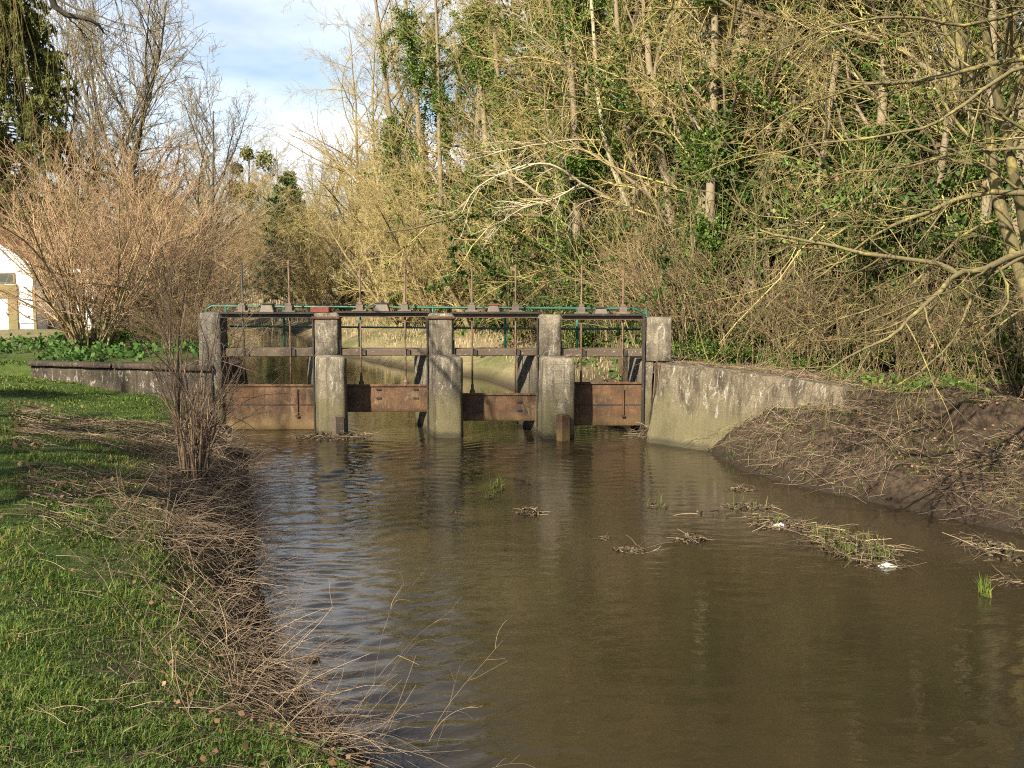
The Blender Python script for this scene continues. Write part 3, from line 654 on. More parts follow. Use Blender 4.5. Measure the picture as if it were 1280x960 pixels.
def ivy_tree(key, H, r, seed, leaf_n, leaf='ivy', bark='bark_poplar', twig='twig_tan', leanx=0.0, limbs=16, crown=.34, bare_from=.72):
    g = np.random.default_rng(seed)
    P0, R0 = grow([[0, 0, -.3]], [[leanx, -leanx * .4, 1]], H, r, r * .18, 18, .035, .02, g)
    S, D, L, q = spawn(P0, R0, limbs, .13, .97, 1.05, .22, crown, .09, .55, g, .55, .1)
    P1, R1 = grow(S, D, L, q, q * .22, 9, .10, .045, g)
    S, D, L, q = spawn(P1, R1, 8, .15, .98, .75, .25, .48, .14, .6, g, .5, .05)
    P2, R2 = grow(S, D, L, q, q * .3, 6, .13, .0, g)
    S, D, L, q = spawn(P2, R2, 8, .1, 1, .7, .28, .52, .16, .62, g, .5, -.05)
    P3, R3 = grow(S, D, L, np.maximum(q, .006), .004, 4, .15, -.02, g)
    S, D, L, q = spawn(P3, R3, 4, .15, 1, .7, .3, .55, .18, .7, g, .4, -.05)
    P4, R4 = grow(S, D, L, .0045, .003, 2, .16, -.03, g)
    n = leaf_n
    C = [along(P0, R0, int(n * .42), .26, .0, bare_from, g), along(P1, R1, int(n * .40), .24, 0, .7, g), along(P2[: len(P2) * 3 // 4], R2[: len(P2) * 3 // 4], int(n * .18), .16, 0, .6, g)]
    C = np.concatenate(C); C = C[C[:, 2] < H * (bare_from + .16) * (.75 + .5 * g.random(len(C)))]
    keep = vnoise(C[:, 0] * 1.0 + C[:, 1], C[:, 2] + C[:, 1] * .5, .9, seed) > .33
    C = C[keep & (C[:, 2] > -.1)]
    PROTO[key] = [('trunk', tube_mesh('trunk', [(P0, R0, 10), (P1, R1, 5)], M[bark])), ('crown', tube_mesh('crown', [(P2, R2, 3), (P3, R3, 3), (P4, R4, 3)], M[twig])),
                  ('ivy', leaf_mesh('ivy', C, g.uniform(.07, .15, len(C)), M[leaf], rng=g))]

def column_tree(key, H, r, seed, n, leaf, top=.75, spread=.20):
    g = np.random.default_rng(seed)
    P0, R0 = grow([[0, 0, -.3]], [[.02, 0, 1]], H, r, r * .25, 16, .02, .02, g)
    S, D, L, q = spawn(P0, R0, 16, .3, .98, .9, .2, .22, .06, .5, g, .4, .15)
    P1, R1 = grow(S, D, L, q, .006, 8, .10, .06, g)
    S, D, L, q = spawn(P1, R1, 8, .15, .98, .7, .25, .45, .13, .6, g, .4, .1)
    P2, R2 = grow(S, D, L, np.maximum(q, .006), .004, 5, .12, .02, g)
    S, D, L, q = spawn(P2, R2, 6, .15, .98, .7, .25, .5, .13, .6, g, .4, .0)
    P3, R3 = grow(S, D, L, .0048, .003, 3, .14, .0, g)
    P4, R4 = grow(np.stack([g.normal(0, r, 26), g.normal(0, r, 26), g.uniform(-.1, .4, 26)], 1), np.stack([g.normal(0, .05, 26), g.normal(0, .05, 26), np.ones(26)], 1), g.uniform(2, 7, 26), .014, .006, 14, .05, .03, g)
    C = np.concatenate([along(P0, R0, n, spread, .0, top, g), along(P1[:10], R1[:10], n // 4, .15, 0, .7, g)])
    C = C[vnoise(C[:, 2], C[:, 0] * 2, .8, seed) > .36]
    PROTO[key] = [('trunk', tube_mesh('trunk', [(P0, R0, 10), (P1, R1, 5)], M['bark_poplar'])), ('vine', tube_mesh('vine', [(P4, R4, 4)], M['bark_tan'])),
                  ('crown', tube_mesh('crown', [(P2, R2, 3), (P3, R3, 3)], M['twig_tan'])), ('ivy', leaf_mesh('ivy', C, g.uniform(.06, .12, len(C)), M[leaf], rng=g))]
def bare_tree(key, H, r, seed, bark, twig, limbs=18, crown=.36, ang=.75, first=.25, stems=1, spread=.2, n2=8, n3=8, n4=4, grav=.05, twr=.005, mistletoe=0):
    g = np.random.default_rng(seed)
    a = g.random(stems) * 6.28
    D0 = np.stack([np.cos(a) * spread, np.sin(a) * spread, np.ones(stems)], 1) if stems > 1 else np.array([[.03, .02, 1]])
    P0, R0 = grow(np.zeros((stems, 3)) - [0, 0, .3], D0, H * (1 if stems == 1 else g.uniform(.75, 1, stems)), r, r * .12, 16, .045, .02, g)
    S, D, L, q = spawn(P0, R0, limbs, first, .98, ang, .2, crown, .1, .6, g, .5, .12)
    P1, R1 = grow(S, D, L, q, q * .2, 9, .10, grav, g)
    S, D, L, q = spawn(P1, R1, n2, .12, .98, .65, .22, .45, .13, .6, g, .5, .1)
    P2, R2 = grow(S, D, L, q, q * .3, 6, .12, grav * .6, g)
    S, D, L, q = spawn(P2, R2, n3, .1, 1, .6, .25, .5, .15, .65, g, .5, .05)
    P3, R3 = grow(S, D, L, np.maximum(q, twr * 1.3), twr, 4, .13, .0, g)
    S, D, L, q = spawn(P3, R3, n4, .15, 1, .6, .3, .55, .18, .7, g, .4, .0)
    P4, R4 = grow(S, D, L, twr, twr * .6, 2, .14, -.0, g)
    parts = [('trunk', tube_mesh('trunk', [(P0, R0, 9), (P1, R1, 5)], M[bark])), ('crown', tube_mesh('crown', [(P2, R2, 3), (P3, R3, 3), (P4, R4, 3)], M[twig]))]
    if mistletoe:
        b = g.choice(len(P1), mistletoe); c = P1[b, 6]
        C = np.repeat(c, 260, 0) + unit(g.normal(size=(260 * mistletoe, 3))) * (g.random((260 * mistletoe, 1)) ** .5) * np.repeat(g.uniform(.5, 1.15, mistletoe), 260)[:, None]
        parts.append(('mistletoe', leaf_mesh('mistletoe', C, .34, M['mistletoe'], rng=g)))
    PROTO[key] = parts

def shrub(key, H, seed, stems, bark, twig, spread=.55, n1=9, n2=7, n3=4, r=.03, arch=-.03, twr=.004, l1=.42, base=.35, tw_grav=0.0, dead=0):
    """many stems fanning out of one stool"""
    g = np.random.default_rng(seed); a = g.random(stems) * 6.28; k = np.sqrt(g.random(stems)) * spread
    D0 = np.stack([np.cos(a) * k, np.sin(a) * k, np.ones(stems)], 1); S0 = np.stack([np.cos(a) * base * k / spread, np.sin(a) * base * k / spread, np.full(stems, -.2)], 1)
    P0, R0 = grow(S0, D0, H * g.uniform(.55, 1.05, stems) * (1 + .15 * k), r * g.uniform(.3, 1.1, stems), .006, 12, .075, arch, g)
    S, D, L, q = spawn(P0, R0, n1, .18, .99, .55, .2, l1, .14, .6, g, .55, .05)
    P1, R1 = grow(S, D, L, np.maximum(q, twr * 1.6), twr, 7, .09, arch * .5 + tw_grav, g)
    S, D, L, q = spawn(P1, R1, n2, .1, 1, .6, .25, .5, .16, .65, g, .5, .02)
    P2, R2 = grow(S, D, L, np.maximum(q * .8, twr), twr * .8, 4, .12, tw_grav, g)
    S, D, L, q = spawn(P2, R2, n3, .1, 1, .6, .3, .5, .16, .65, g, .4, .0)
    P3, R3 = grow(S, D, L, twr * .8, twr * .5, 2, .12, tw_grav, g)
    PROTO[key] = [('stem', tube_mesh('stem', [(P0, R0, 6)], M[bark])), ('crown', tube_mesh('crown', [(P1, R1, 3), (P2, R2, 3), (P3, R3, 3)], M[twig]))]

def conifer(key, H, W, seed, mat, weep=True, n=150, per=60, bark='bark_dark', size=.20):
    g = np.random.default_rng(seed)
    P0, R0 = grow([[0, 0, -.3]], [[0, 0, 1]], H, .26, .02, 14, .012, .02, g)
    t = np.sort(g.random(n)) ** .9 * .93 + .06; a = np.arange(n) * 2.4 + g.random(n)
    S = np.stack([np.zeros(n), np.zeros(n), t * H - .3], 1)
    L = W * (1 - t) ** .75 * g.uniform(.65, 1.1, n) + .25
    P1, R1 = grow(S, np.stack([np.cos(a), np.sin(a), np.full(n, .25 if weep else .55)], 1), L, .04 * (1 - t) + .012, .006, 8, .05, -.10 if weep else .03, g, .12)
    S, D, L2, q = spawn(P1, R1, 7, .2, 1, .7, .2, .42, .1, .5, g, .5, -.3 if weep else .1)
    P2, R2 = grow(S, D, L2, .01, .004, 4, .08, -.30 if weep else .02, g)
    C = np.concatenate([along(P2, R2, n * per, .075, .05, 1, g), along(P1, R1, n * per // 5, .07, .3, 1, g)])
    N = len(C); v, f, tn = leaves(C, g.uniform(size * .7, size * 1.3, N), g, .30, 1.6 if weep else -.9)
    PROTO[key] = [('trunk', tube_mesh('trunk', [(P0, R0, 9), (P1, R1, 4)], M[bark])), ('crown', make_mesh('crown', v, f, M[mat], False, tn))]

def ivy_bush(key, H, W, seed, n, mat='ivy'):
    g = np.random.default_rng(seed); k = 26; a = g.random(k) * 6.28
    S0 = np.stack([np.cos(a) * W * .25 * g.random(k), np.sin(a) * W * .25 * g.random(k), np.full(k, -.2)], 1)
    P0, R0 = grow(S0, np.stack([np.cos(a) * .8, np.sin(a) * .8, np.ones(k)], 1), H * g.uniform(.5, 1.1, k), .016, .004, 8, .12, -.05, g)
    S, D, L, q = spawn(P0, R0, 6, .1, 1, .8, .3, .35, .1, .6, g, .3)
    P1, R1 = grow(S, D, L, .005, .003, 4, .14, -.02, g)
    C = along(P1, R1, n, .09, 0, 1, g); C = C[C[:, 2] > -.05]
    PROTO[key] = [('stem', tube_mesh('stem', [(P0, R0, 5), (P1, R1, 3)], M['bark_dark'])), ('foliage', leaf_mesh('foliage', C, g.uniform(.045, .09, len(C)), M[mat], rng=g))]
ivy_tree('ivy_a', 19, .20, 11, 26000, limbs=20)
column_tree('column_a', 18, .19, 15, 26000, 'ivy', .8, .40)
column_tree('column_b', 17, .14, 16, 11000, 'ivy', .6, .26)
column_tree('column_c', 19, .17, 17, 18000, 'ivy', .55, .36)
ivy_tree('ivy_b', 17, .17, 12, 24000, 'ivy', 'bark_grey', 'twig_tan', .10, 22, .40, .86)
ivy_tree('ivy_c', 20, .19, 13, 28000, 'ivy_dark', 'bark_poplar', 'twig_tan', -.05, 20, .34, .9)
bare_tree('poplar', 20, .24, 21, 'bark_poplar', 'twig_tan', 20, .30, .62, .2)
bare_tree('oak', 17, .26, 22, 'bark_dark', 'twig_grey', 16, .46, .8, .22, n2=9, twr=.008)
bare_tree('ash', 16, .20, 23, 'bark_grey', 'twig_grey', 15, .44, .72, .3, 2, .18, twr=.008)
bare_tree('broad', 18, .17, 28, 'bark_tan', 'twig_tan', 22, .36, .85, .15, n2=8, n3=8, n4=4, grav=.02, twr=.0042)
bare_tree('mistle', 17, .22, 24, 'bark_grey', 'twig_yellow', 14, .34, .6, .35, mistletoe=9)
bare_tree('willow', 9, .14, 25, 'bark_tan', 'twig_yellow', 9, .5, .6, .1, 5, .5, 8, 7, 3, .02, .006)
bare_tree('sallow', 10, .11, 26, 'bark_tan', 'twig_tan', 8, .42, .75, .08, 6, .60, 8, 7, 3, -.01, .0055)
bare_tree('sallow2', 12, .13, 27, 'bark_tan', 'twig_tan', 9, .45, .85, .12, 5, .50, 8, 7, 3, -.03, .0055)
shrub('hazel', 6.2, 31, 46, 'bark_tan', 'twig_pink', .62, 8, 6, 2, .05, -.012, .0042)
shrub('hazel2', 6.5, 32, 40, 'bark_grey', 'twig_brown', .75, 8, 5, 2, .045, -.02, .0042)
shrub('thicket', 3.2, 33, 42, 'bark_tan', 'twig_brown', .8, 7, 6, 3, .018, -.04, .0038)
shrub('whips', 6.0, 34, 46, 'bark_tan', 'twig_tan', .16, 4, 3, 2, .022, .0, .0045, .34, 1.1, -.03)
shrub('whips_shade', 5.2, 38, 52, 'bark_dark', 'twig_shade', .34, 4, 4, 2, .018, -.03, .0042, .36, 1.2, -.04)  # darker copy of the thin stems, colour imitates shade deep in the wood
shrub('whips2', 4.2, 35, 52, 'bark_tan', 'twig_brown', .42, 5, 4, 2, .016, -.05, .0042, .38, 1.2, -.05)
ivy_bush('ivy_bush', 1.7, 1.4, 36, 5200)
ivy_bush('ivy_bush2', 3.2, 1.3, 37, 12000, 'ivy_dark')
conifer('weeping_spruce', 17, 4.3, 41, 'needles', True, 300, 200, size=.22)
conifer('cypress', 10, 2.9, 42, 'thuja', False, 170, 90, size=.34)

# ------------------------------------------------------------------ trees and shrubs where they stand
def place(kind, name, cat, px, y, scale, label, group=None, rot=None, lean=0.0):
    return copies(kind, name, label, cat, (px - 640) / F_PX * y, y, rng.random() * 6.28 if rot is None else rot, scale, group, None, lean)
T, SH = 'tree', 'shrub'
# right-hand wood, front row from the weir upstream and down along the right bank
place('ivy_c', 'ivy_tree', T, 575, 47, .95, 'ivy-clad tree rising behind the pale shrubs, nearest the open sky', rot=2.6, lean=.02)
place('ivy_a', 'ivy_tree', T, 620, 42, 1.0, 'ivy-clad tree behind the span between the second and third piers')
place('ivy_c', 'ivy_tree', T, 690, 37, .95, 'ivy-clad tree standing beyond the third pier of the weir')
place('ivy_a', 'ivy_tree', T, 762, 32, .85, 'ivy-wrapped trunk seen above the rightmost gate of the weir', rot=1.0)
place('poplar', 'bare_tree', T, 858, 24.0, .95, 'tall pale trunk without ivy just behind the end of the weir', rot=.4)
place('ivy_b', 'ivy_tree', T, 905, 26.5, .9, 'slim ivy-clad tree just right of the tall pale trunk', rot=4.0)
place('ivy_c', 'ivy_tree', T, 985, 24.5, .85, 'ivy-clad tree behind the middle of the right wing wall')
place('ivy_c', 'ivy_tree', T, 1062, 23, .8, 'dark ivy-clad tree behind the far end of the right wing wall', rot=1.9)
place('ivy_a', 'ivy_tree', T, 1140, 22, .8, 'ivy-clad tree on the trodden bank, next past the wing wall end')
place('ivy_c', 'ivy_tree', T, 1205, 20.5, .8, 'dark ivy-clad tree behind the two leaning yellow stems', rot=3.1)
place('poplar', 'bare_tree', T, 1262, 19.5, .95, 'thick brown trunk at the edge of the trodden right bank', rot=2.0)
for px, y, k, s in ((585, 56, 'poplar', .95), (655, 52, 'ivy_c', .95), (725, 47, 'poplar', 1), (745, 41, 'ivy_b', .95), (800, 39, 'ivy_c', .95), (835, 45, 'poplar', 1.), (880, 36, 'ivy_a', .95),
                    (930, 33, 'poplar', 1), (955, 40, 'ivy_c', 1), (1020, 31, 'ivy_a', .95), (1050, 37, 'ivy_c', 1), (1100, 29, 'poplar', .95), (1120, 35, 'ivy_b', 1), (1175, 28, 'ivy_a', .95), (1190, 34, 'ivy_c', 1),
                    (1240, 26, 'ivy_c', .95), (1275, 31, 'ivy_a', 1), (1320, 24, 'ivy_c', .95), (1390, 27, 'ivy_a', 1), (1350, 20, 'ivy_c', .9),
                    (640, 68, 'poplar', 1), (700, 64, 'ivy_c', 1), (770, 60, 'poplar', 1), (830, 62, 'ivy_c', 1), (900, 56, 'ivy_c', 1), (980, 55, 'poplar', 1), (1050, 52, 'ivy_c', 1), (1130, 50, 'ivy_a', 1), (1200, 48, 'ivy_c', 1), (1280, 45, 'ivy_c', 1)):
    place(k, 'wood_tree', T, px, y, s, 'tall tree standing back in the wood behind the first row of ivy-clad trees', 'trees deeper in the wood')
for px, y, s, l in ((438, 62, .95, 'outermost pale bare tree of the right-hand wood, next to the open sky'), (484, 55, .92, 'pale bare tree second from the open sky in the right-hand wood'), (530, 51, .98, 'tall pale bare tree above the second pier of the weir'),
                    (600, 47, .92, 'tall pale bare tree above the third span of the weir'), (668, 46, .9, 'tall pale bare tree with spreading limbs above the third pier'), (818, 36, .85, 'pale bare tree left of the tall pale trunk'), (1000, 30, .8, 'pale bare tree above the far half of the wing wall')):
    place('broad', 'bare_tree', T, px, y, s, l)
# trees outside the picture, whose shade lies over the foreground and the right bank
OUT = 'trees beside and behind the viewpoint'
for k, x, y, s in ( ('oak', -13.5, -4.5, 1.0), ('column_a', -10.2, -.6, .9), ('column_a', -19.5, 2, 1.0), ('column_b', -17, 1.6, 1.0), ('broad', -17, -3, 1.0), ('ivy_c', 10.8, 5.2, .85), ('ivy_a', 13.5, 8.5, .85), ('oak', 8.5, 1.5, .9), ('ivy_b', 16, 12, .95), ('ivy_c', 17, 6, .95)):
    copies(k, 'bank_tree', 'tree standing on the bank outside the view, behind or beside the viewpoint', T, x, y, x * 3.1 + y, s, OUT)
for px, y, k, s, l in ((722, 29.6, 'column_a', .85, 'broad bright ivy column behind the arching white limb'), (590, 43.5, 'column_a', 1.0, 'broad bright ivy column high above the third span'), (530, 46, 'column_a', 1.0, 'broad bright ivy column above the second pier, left one'), (880, 23.2, 'column_a', .74, 'broad ivy column just right of the tall pale trunk, behind the wing wall'), (744, 30.5, 'column_c', .8, 'ivy column with a bare pale top left of the thick bright one'), (822, 28.5, 'column_c', .85, 'ivy column with a bare top behind the end pillar of the weir'), (873, 25.5, 'column_c', .8, 'ivy column with a bare top touching the tall pale trunk'),
                       (958, 23, 'column_c', .72, 'ivy column with a bare top above the sloping wing wall'), (612, 40, 'column_a', .9, 'thick ivy column above the middle of the third span'), (665, 38, 'column_c', .95, 'ivy column with a bare top above the third pier'), (500, 47, 'column_c', 1.0, 'ivy column with a bare top left of the second pier'), (700, 33, 'column_b', .9, 'slender ivy column right behind the third pier, nearest the water'), (775, 30, 'column_a', .85, 'thick bright ivy column behind the rods of the rightmost gate'), (722, 31.5, 'poplar', .8, 'slender pale trunk between the two ivy columns at the rightmost gate'),
                       (800, 27.5, 'column_b', .85, 'slender ivy column left of the end pillar'), (898, 24.5, 'column_a', .8, 'bright ivy column directly above the small ivy bush on the wing wall'), (838, 26.2, 'poplar', .72, 'slender pale trunk rising behind the end pillar'),
                       (930, 23.5, 'poplar', .68, 'slender pale trunk right of the bright ivy column'), (1010, 22, 'column_b', .75, 'slender ivy column behind the tip of the long lichen limb'), (1085, 20.6, 'column_a', .72, 'ivy column behind the middle of the long lichen limb'),
                       (1150, 20, 'column_b', .72, 'slender ivy column behind the fork of the lichen limbs'), (1222, 19.4, 'column_a', .7, 'ivy column between the leaning yellow stems'), (648, 36, 'column_b', .95, 'slender ivy column left of the third pier'), (560, 43, 'column_b', 1.0, 'slender ivy column above the second pier')):
    place(k, 'ivy_tree' if k != 'poplar' else 'bare_tree', T, px, y, s, l)
# pale shrubs along the upstream right bank
for px, y, k, s, l in ((386, 66, 'sallow', .80, 'pale bare sallow right beside the dark green cypress'), (432, 62, 'sallow2', .82, 'pale bare sallow behind the second span of the weir, left side'),
                       (478, 57, 'sallow', .98, 'pale bare sallow rising above the middle of the second span'), (530, 52, 'sallow2', .95, 'tall pale sallow above the second pier'),
                       (580, 46, 'sallow', .95, 'pale sallow with spreading twigs above the third span'), (632, 42, 'sallow2', .72, 'pale sallow with arching limbs above the third span, near the third pier'),
                       (500, 45, 'sallow', .86, 'straw-coloured sallow in front of the ivy columns, left of the second pier'), (548, 41, 'sallow', .78, 'straw-coloured sallow directly above the second pier'), (592, 39, 'sallow2', .62, 'low straw-coloured sallow above the left rod of the third span'), (650, 37, 'sallow', .60, 'low straw-coloured sallow above the right rod of the third span'),
                       (705, 35.5, 'sallow', .55, 'low pale sallow in front of the ivy-wrapped trunk'), (455, 76, 'sallow2', 1.15, 'tall pale sallow at the back of the shrubs, against the sky')):
    place(k, 'sallow_shrub', SH, px, y, s, l, 'pale bare shrubs along the upstream bank')
place('sallow', 'sallow_shrub', SH, 408, 57, .78, 'pale bare sallow in front of the others, left of the first pier top', 'pale bare shrubs along the upstream bank')
place('cypress', 'cypress_tree', T, 364, 70, .98, 'dense dark green cypress standing at the bend of the river')
place('willow', 'willow_tree', T, 300, 88, 1.12, 'yellow-twigged willow at the river bend below the mistletoe tree')
place('willow', 'willow_tree', T, 250, 82, .95, 'yellow-twigged willow half behind the hazels on the garden side')
place('willow', 'willow_tree', T, 322, 80, .95, 'yellow-twigged willow left of the dark cypress, low over the river bend')
place('willow', 'willow_tree', T, 276, 78, 1.0, 'yellow-twigged willow behind the left end pillar of the weir')
place('mistle', 'mistletoe_tree', T, 318, 118, 1.06, 'bare tree holding green balls of mistletoe on the skyline')
for i, (px, y) in enumerate(((232, 125), (258, 112), (282, 130), (300, 140), (338, 126), (352, 115), (372, 132), (392, 120), (412, 128), (430, 116), (455, 124), (480, 112), (208, 120), (345, 150), (275, 155), (400, 150), (-60, 84), (-130, 88), (-200, 80), (-280, 86), (-20, 96), (60, 92), (120, 100), (-360, 82))):
    place(('ash', 'poplar', 'oak')[i % 3], 'far_tree', T, px, y, rng.uniform(.78, 1.02) * (1.0 if i < 13 or i > 15 else 1.15), 'bare tree in the far wood on the skyline beyond the house and the river bend', 'bare trees of the far wood')
for px, y, s, l in ((306, 98, 1.5, 'far shrub left of the river gap'), (336, 104, 1.5, 'far shrub at the end of the river gap'), (372, 100, 1.6, 'far shrub behind the dark cypress'), (408, 96, 1.6, 'far shrub right of the dark cypress'), (270, 96, 1.4, 'far shrub behind the left end pillar')):
    place('willow', 'far_shrub', SH, px, y, s * .62, 'golden ' + l, 'shrubs at the far river bend')
# garden side
place('weeping_spruce', 'spruce_tree', T, 36, 44, 1.05, 'tall dark spruce with drooping branches behind the house')
place('cypress', 'cypress_tree', T, 188, 58, 1.05, 'small dark evergreen peeping over the hazels')
place('oak', 'bare_tree', T, 92, 56, 1.05, 'bare tree standing next to the dark spruce', rot=.5)
place('oak', 'bare_tree', T, 142, 52, 1.08, 'tallest bare tree above the hazels, with dark forking limbs', rot=2.2)
place('oak', 'bare_tree', T, 182, 53, .98, 'bare forking tree in the middle of the trees above the hazels')
place('oak', 'bare_tree', T, 224, 50, .74, 'bare tree leaning towards the open sky beside the river gap', rot=1.2, lean=.10)
place('hazel', 'hazel_shrub', SH, 114, 26.5, .95, 'big hazel fanning out of one stool above the low garden wall', rot=.3)
place('hazel2', 'hazel_shrub', SH, 222, 29, .80, 'brown hazel beside the left end of the weir')
place('hazel', 'hazel_shrub', SH, 6, 50, 1.4, 'tall reddish hazel rising behind the roof of the white house')
place('hazel', 'hazel_shrub', SH, 168, 37, 1.15, 'tall reddish hazel behind the big fanning one', rot=3.)
place('hazel', 'hazel_shrub', SH, 150, 43, 1.3, 'reddish hazel standing beyond the house lean-to', rot=5.)
place('hazel2', 'hazel_shrub', SH, 246, 43, .9, 'brown hazel on the bank past the left end of the weir', rot=2.)
place('hazel', 'hazel_shrub', SH, 212, 52, 1.1, 'reddish hazel below the leaning bare tree', rot=1.)
place('thicket', 'thicket_shrub', SH, 188, 31, .85, 'low dark thicket between the two front hazels')
place('thicket', 'thicket_shrub', SH, 236, 26, .62, 'low thicket against the left end pillar of the weir', rot=2.)
place('thicket', 'thicket_shrub', SH, 298, 33, .35, 'small shrub hanging over the upstream water seen through the first span', rot=2.)
# understorey of the right-hand wood
WH = 'thin upright stems at the edge of the right-hand wood'
for px, y, k, s, l in ((672, 34, 'whips2', .8, 'tan thicket of thin stems behind the third pier'), (715, 32, 'whips', .62, 'tan thicket of thin stems behind the rightmost gate'), (742, 29, 'whips2', .75, 'brown thicket behind the rods of the rightmost gate'),
                       (795, 27, 'whips', .8, 'tan upright stems just left of the end pillar top'), (842, 24.5, 'whips', .85, 'tan upright stems directly behind the end pillar of the weir'), (868, 23, 'whips2', .95, 'brown tangle of stems behind the start of the wing wall'),
                       (946, 21.5, 'whips2', .9, 'brown tangle of stems above the middle of the wing wall'), (1022, 20.2, 'whips2', .85, 'brown tangle of stems at the end of the wing wall'), (1110, 19.4, 'whips2', .8, 'brown tangle behind the hanging lichen twigs'),
                       (1215, 18.6, 'whips2', .85, 'brown tangle behind the two leaning yellow stems'), (1330, 17, 'whips2', .9, 'brown tangle at the outer edge of the trodden bank')):
    place(k, 'stem_thicket', SH, px, y, s * (1.0 if px < 1000 else .85), l, WH)
for px, y, k, s in ((690, 44, 'whips', .9), (745, 38, 'whips', .9), (790, 34, 'whips', 1), (830, 31, 'whips2', 1.2), (880, 29, 'whips', 1), (925, 28, 'whips2', 1.2), (965, 27, 'whips', 1), (1010, 26, 'whips2', 1.2), (1050, 26, 'whips', 1),
                    (1095, 25, 'whips2', 1.2), (1140, 24.5, 'whips', 1), (1185, 24, 'whips2', 1.2), (1230, 23, 'whips', 1), (1280, 22, 'whips2', 1.2), (660, 52, 'whips', 1.2), (720, 50, 'whips', 1.2), (800, 46, 'whips', 1.3), (870, 42, 'whips', 1.3),
                    (940, 40, 'whips', 1.4), (1010, 38, 'whips', 1.4), (1080, 36, 'whips', 1.4), (1150, 34, 'whips', 1.4), (1220, 32, 'whips', 1.4), (1290, 30, 'whips', 1.4), (600, 60, 'whips', 1.3), (560, 66, 'whips', 1.3), (510, 70, 'whips', 1.4)):
    place('whips_shade', 'wood_thicket', SH, px, y, s, 'thin tangled stems deeper in the wood between the trunks', 'thickets deeper in the wood')
for px, y, k, s, l in ((770, 29, 'ivy_bush2', .95, 'ivy mass climbing beside the rods of the rightmost gate'), (742, 40, 'ivy_bush2', 1.5, 'tall ivy mass among the trunks above the rightmost gate'), (905, 21.7, 'ivy_bush', .62, 'small ivy bush on top of the wing wall'),
                       (862, 22.2, 'ivy_bush', .45, 'low ivy trailing over the start of the wing wall'), (985, 20.6, 'ivy_bush', .5, 'low ivy clump behind the middle of the wing wall'), (1060, 18.6, 'ivy_bush', .35, 'green clump at the buried end of the wing wall'),
                       
                       (955, 25.5, 'ivy_bush2', 1.5, 'tall ivy column left of the gloom behind the lichen limbs'), (1025, 24, 'ivy_bush2', 1.7, 'tall dark ivy column behind the tip of the long lichen limb'), (1100, 23, 'ivy_bush2', 1.8, 'tall dark ivy column behind the upper lichen limbs'), (1165, 22, 'ivy_bush2', 1.75, 'tall dark ivy column left of the leaning yellow stems'), (1235, 21, 'ivy_bush2', 1.7, 'tall ivy column between the yellow stems and the brown trunk'), (700, 36, 'ivy_bush2', 2.0, 'tall ivy column right of the third pier top'), (1250, 19, 'ivy_bush', .9, 'ivy bush by the thick brown trunk'), (460, 60, 'ivy_bush2', 1.2, 'dark ivy clump low among the pale sallows'), (905, 24.5, 'ivy_bush2', 1.25, 'bright ivy column behind the wing wall bush'),
                       (1180, 17.2, 'ivy_bush', .3, 'low green clump on the trodden earth'), (170, 30, 'ivy_bush', .9, 'dark evergreen bush beside the fanning hazel')):
    place(k, 'ivy_bush', 'bush', px, y, s, l, 'ivy bushes')

# ------------------------------------------------------------------ bare shrub on the left bank
def strands(name, groups, mat, parent):
    off = np.array(parent.location); return obj(name, tube_mesh(name, [(P - off, Rr, k) for P, Rr, k in groups], mat), parent)
b = ground_at(244, 600); g = np.random.default_rng(51)
bs = thing('bank_shrub', 'leafless many-stemmed brown shrub on the near left bank before the weir', 'shrub', tuple(b))
n = 36; a = g.random(n) * 6.28; k = np.sqrt(g.random(n))
S0 = b + np.stack([np.cos(a) * k * .15, np.sin(a) * k * .2, np.full(n, -.1)], 1)
D0 = np.stack([np.cos(a) * k * .11 + .02, np.sin(a) * k * .14, np.ones(n)], 1)
Ls = np.where(g.random(n) < .4, g.uniform(2.1, 3.5, n), g.uniform(.9, 2.0, n))
P0, R0 = grow(S0, D0, Ls, g.uniform(.007, .021, n), .003, 14, .045, .0, g)
S, D, L, q = spawn(P0, R0, 5, .35, .98, .45, .2, .34, .15, .6, g, .4, .1)
P1, R1 = grow(S, D, L, np.maximum(q, .0035), .002, 8, .10, -.02, g)
S, D, L, q = spawn(P1, R1, 4, .2, 1, .6, .3, .5, .2, .7, g, .4)
P2, R2 = grow(S, D, L, .0025, .0014, 5, .16, -.03, g)
na = 11; Da = np.stack([g.uniform(-.2, 1.0, na), g.uniform(-.5, .5, na), g.uniform(.5, 1.3, na)], 1)
Pa, Ra = grow(b + np.array([.05, 0, .3]) + g.normal(0, .1, (na, 3)), Da, g.uniform(1.3, 2.3, na), .008, .002, 14, .06, -.11, g)
S, D, L, q = spawn(Pa, Ra, 5, .3, 1, .7, .3, .3, .12, .6, g, .3)
Pb, Rb = grow(S, D, L, .003, .0015, 6, .2, -.06, g)
strands('stem', [(P0, R0, 6), (Pa, Ra, 5)], M['stem_shrub'], bs); strands('twig', [(P1, R1, 4), (P2, R2, 3), (Pb, Rb, 3)], M['stem_shrub'], bs)

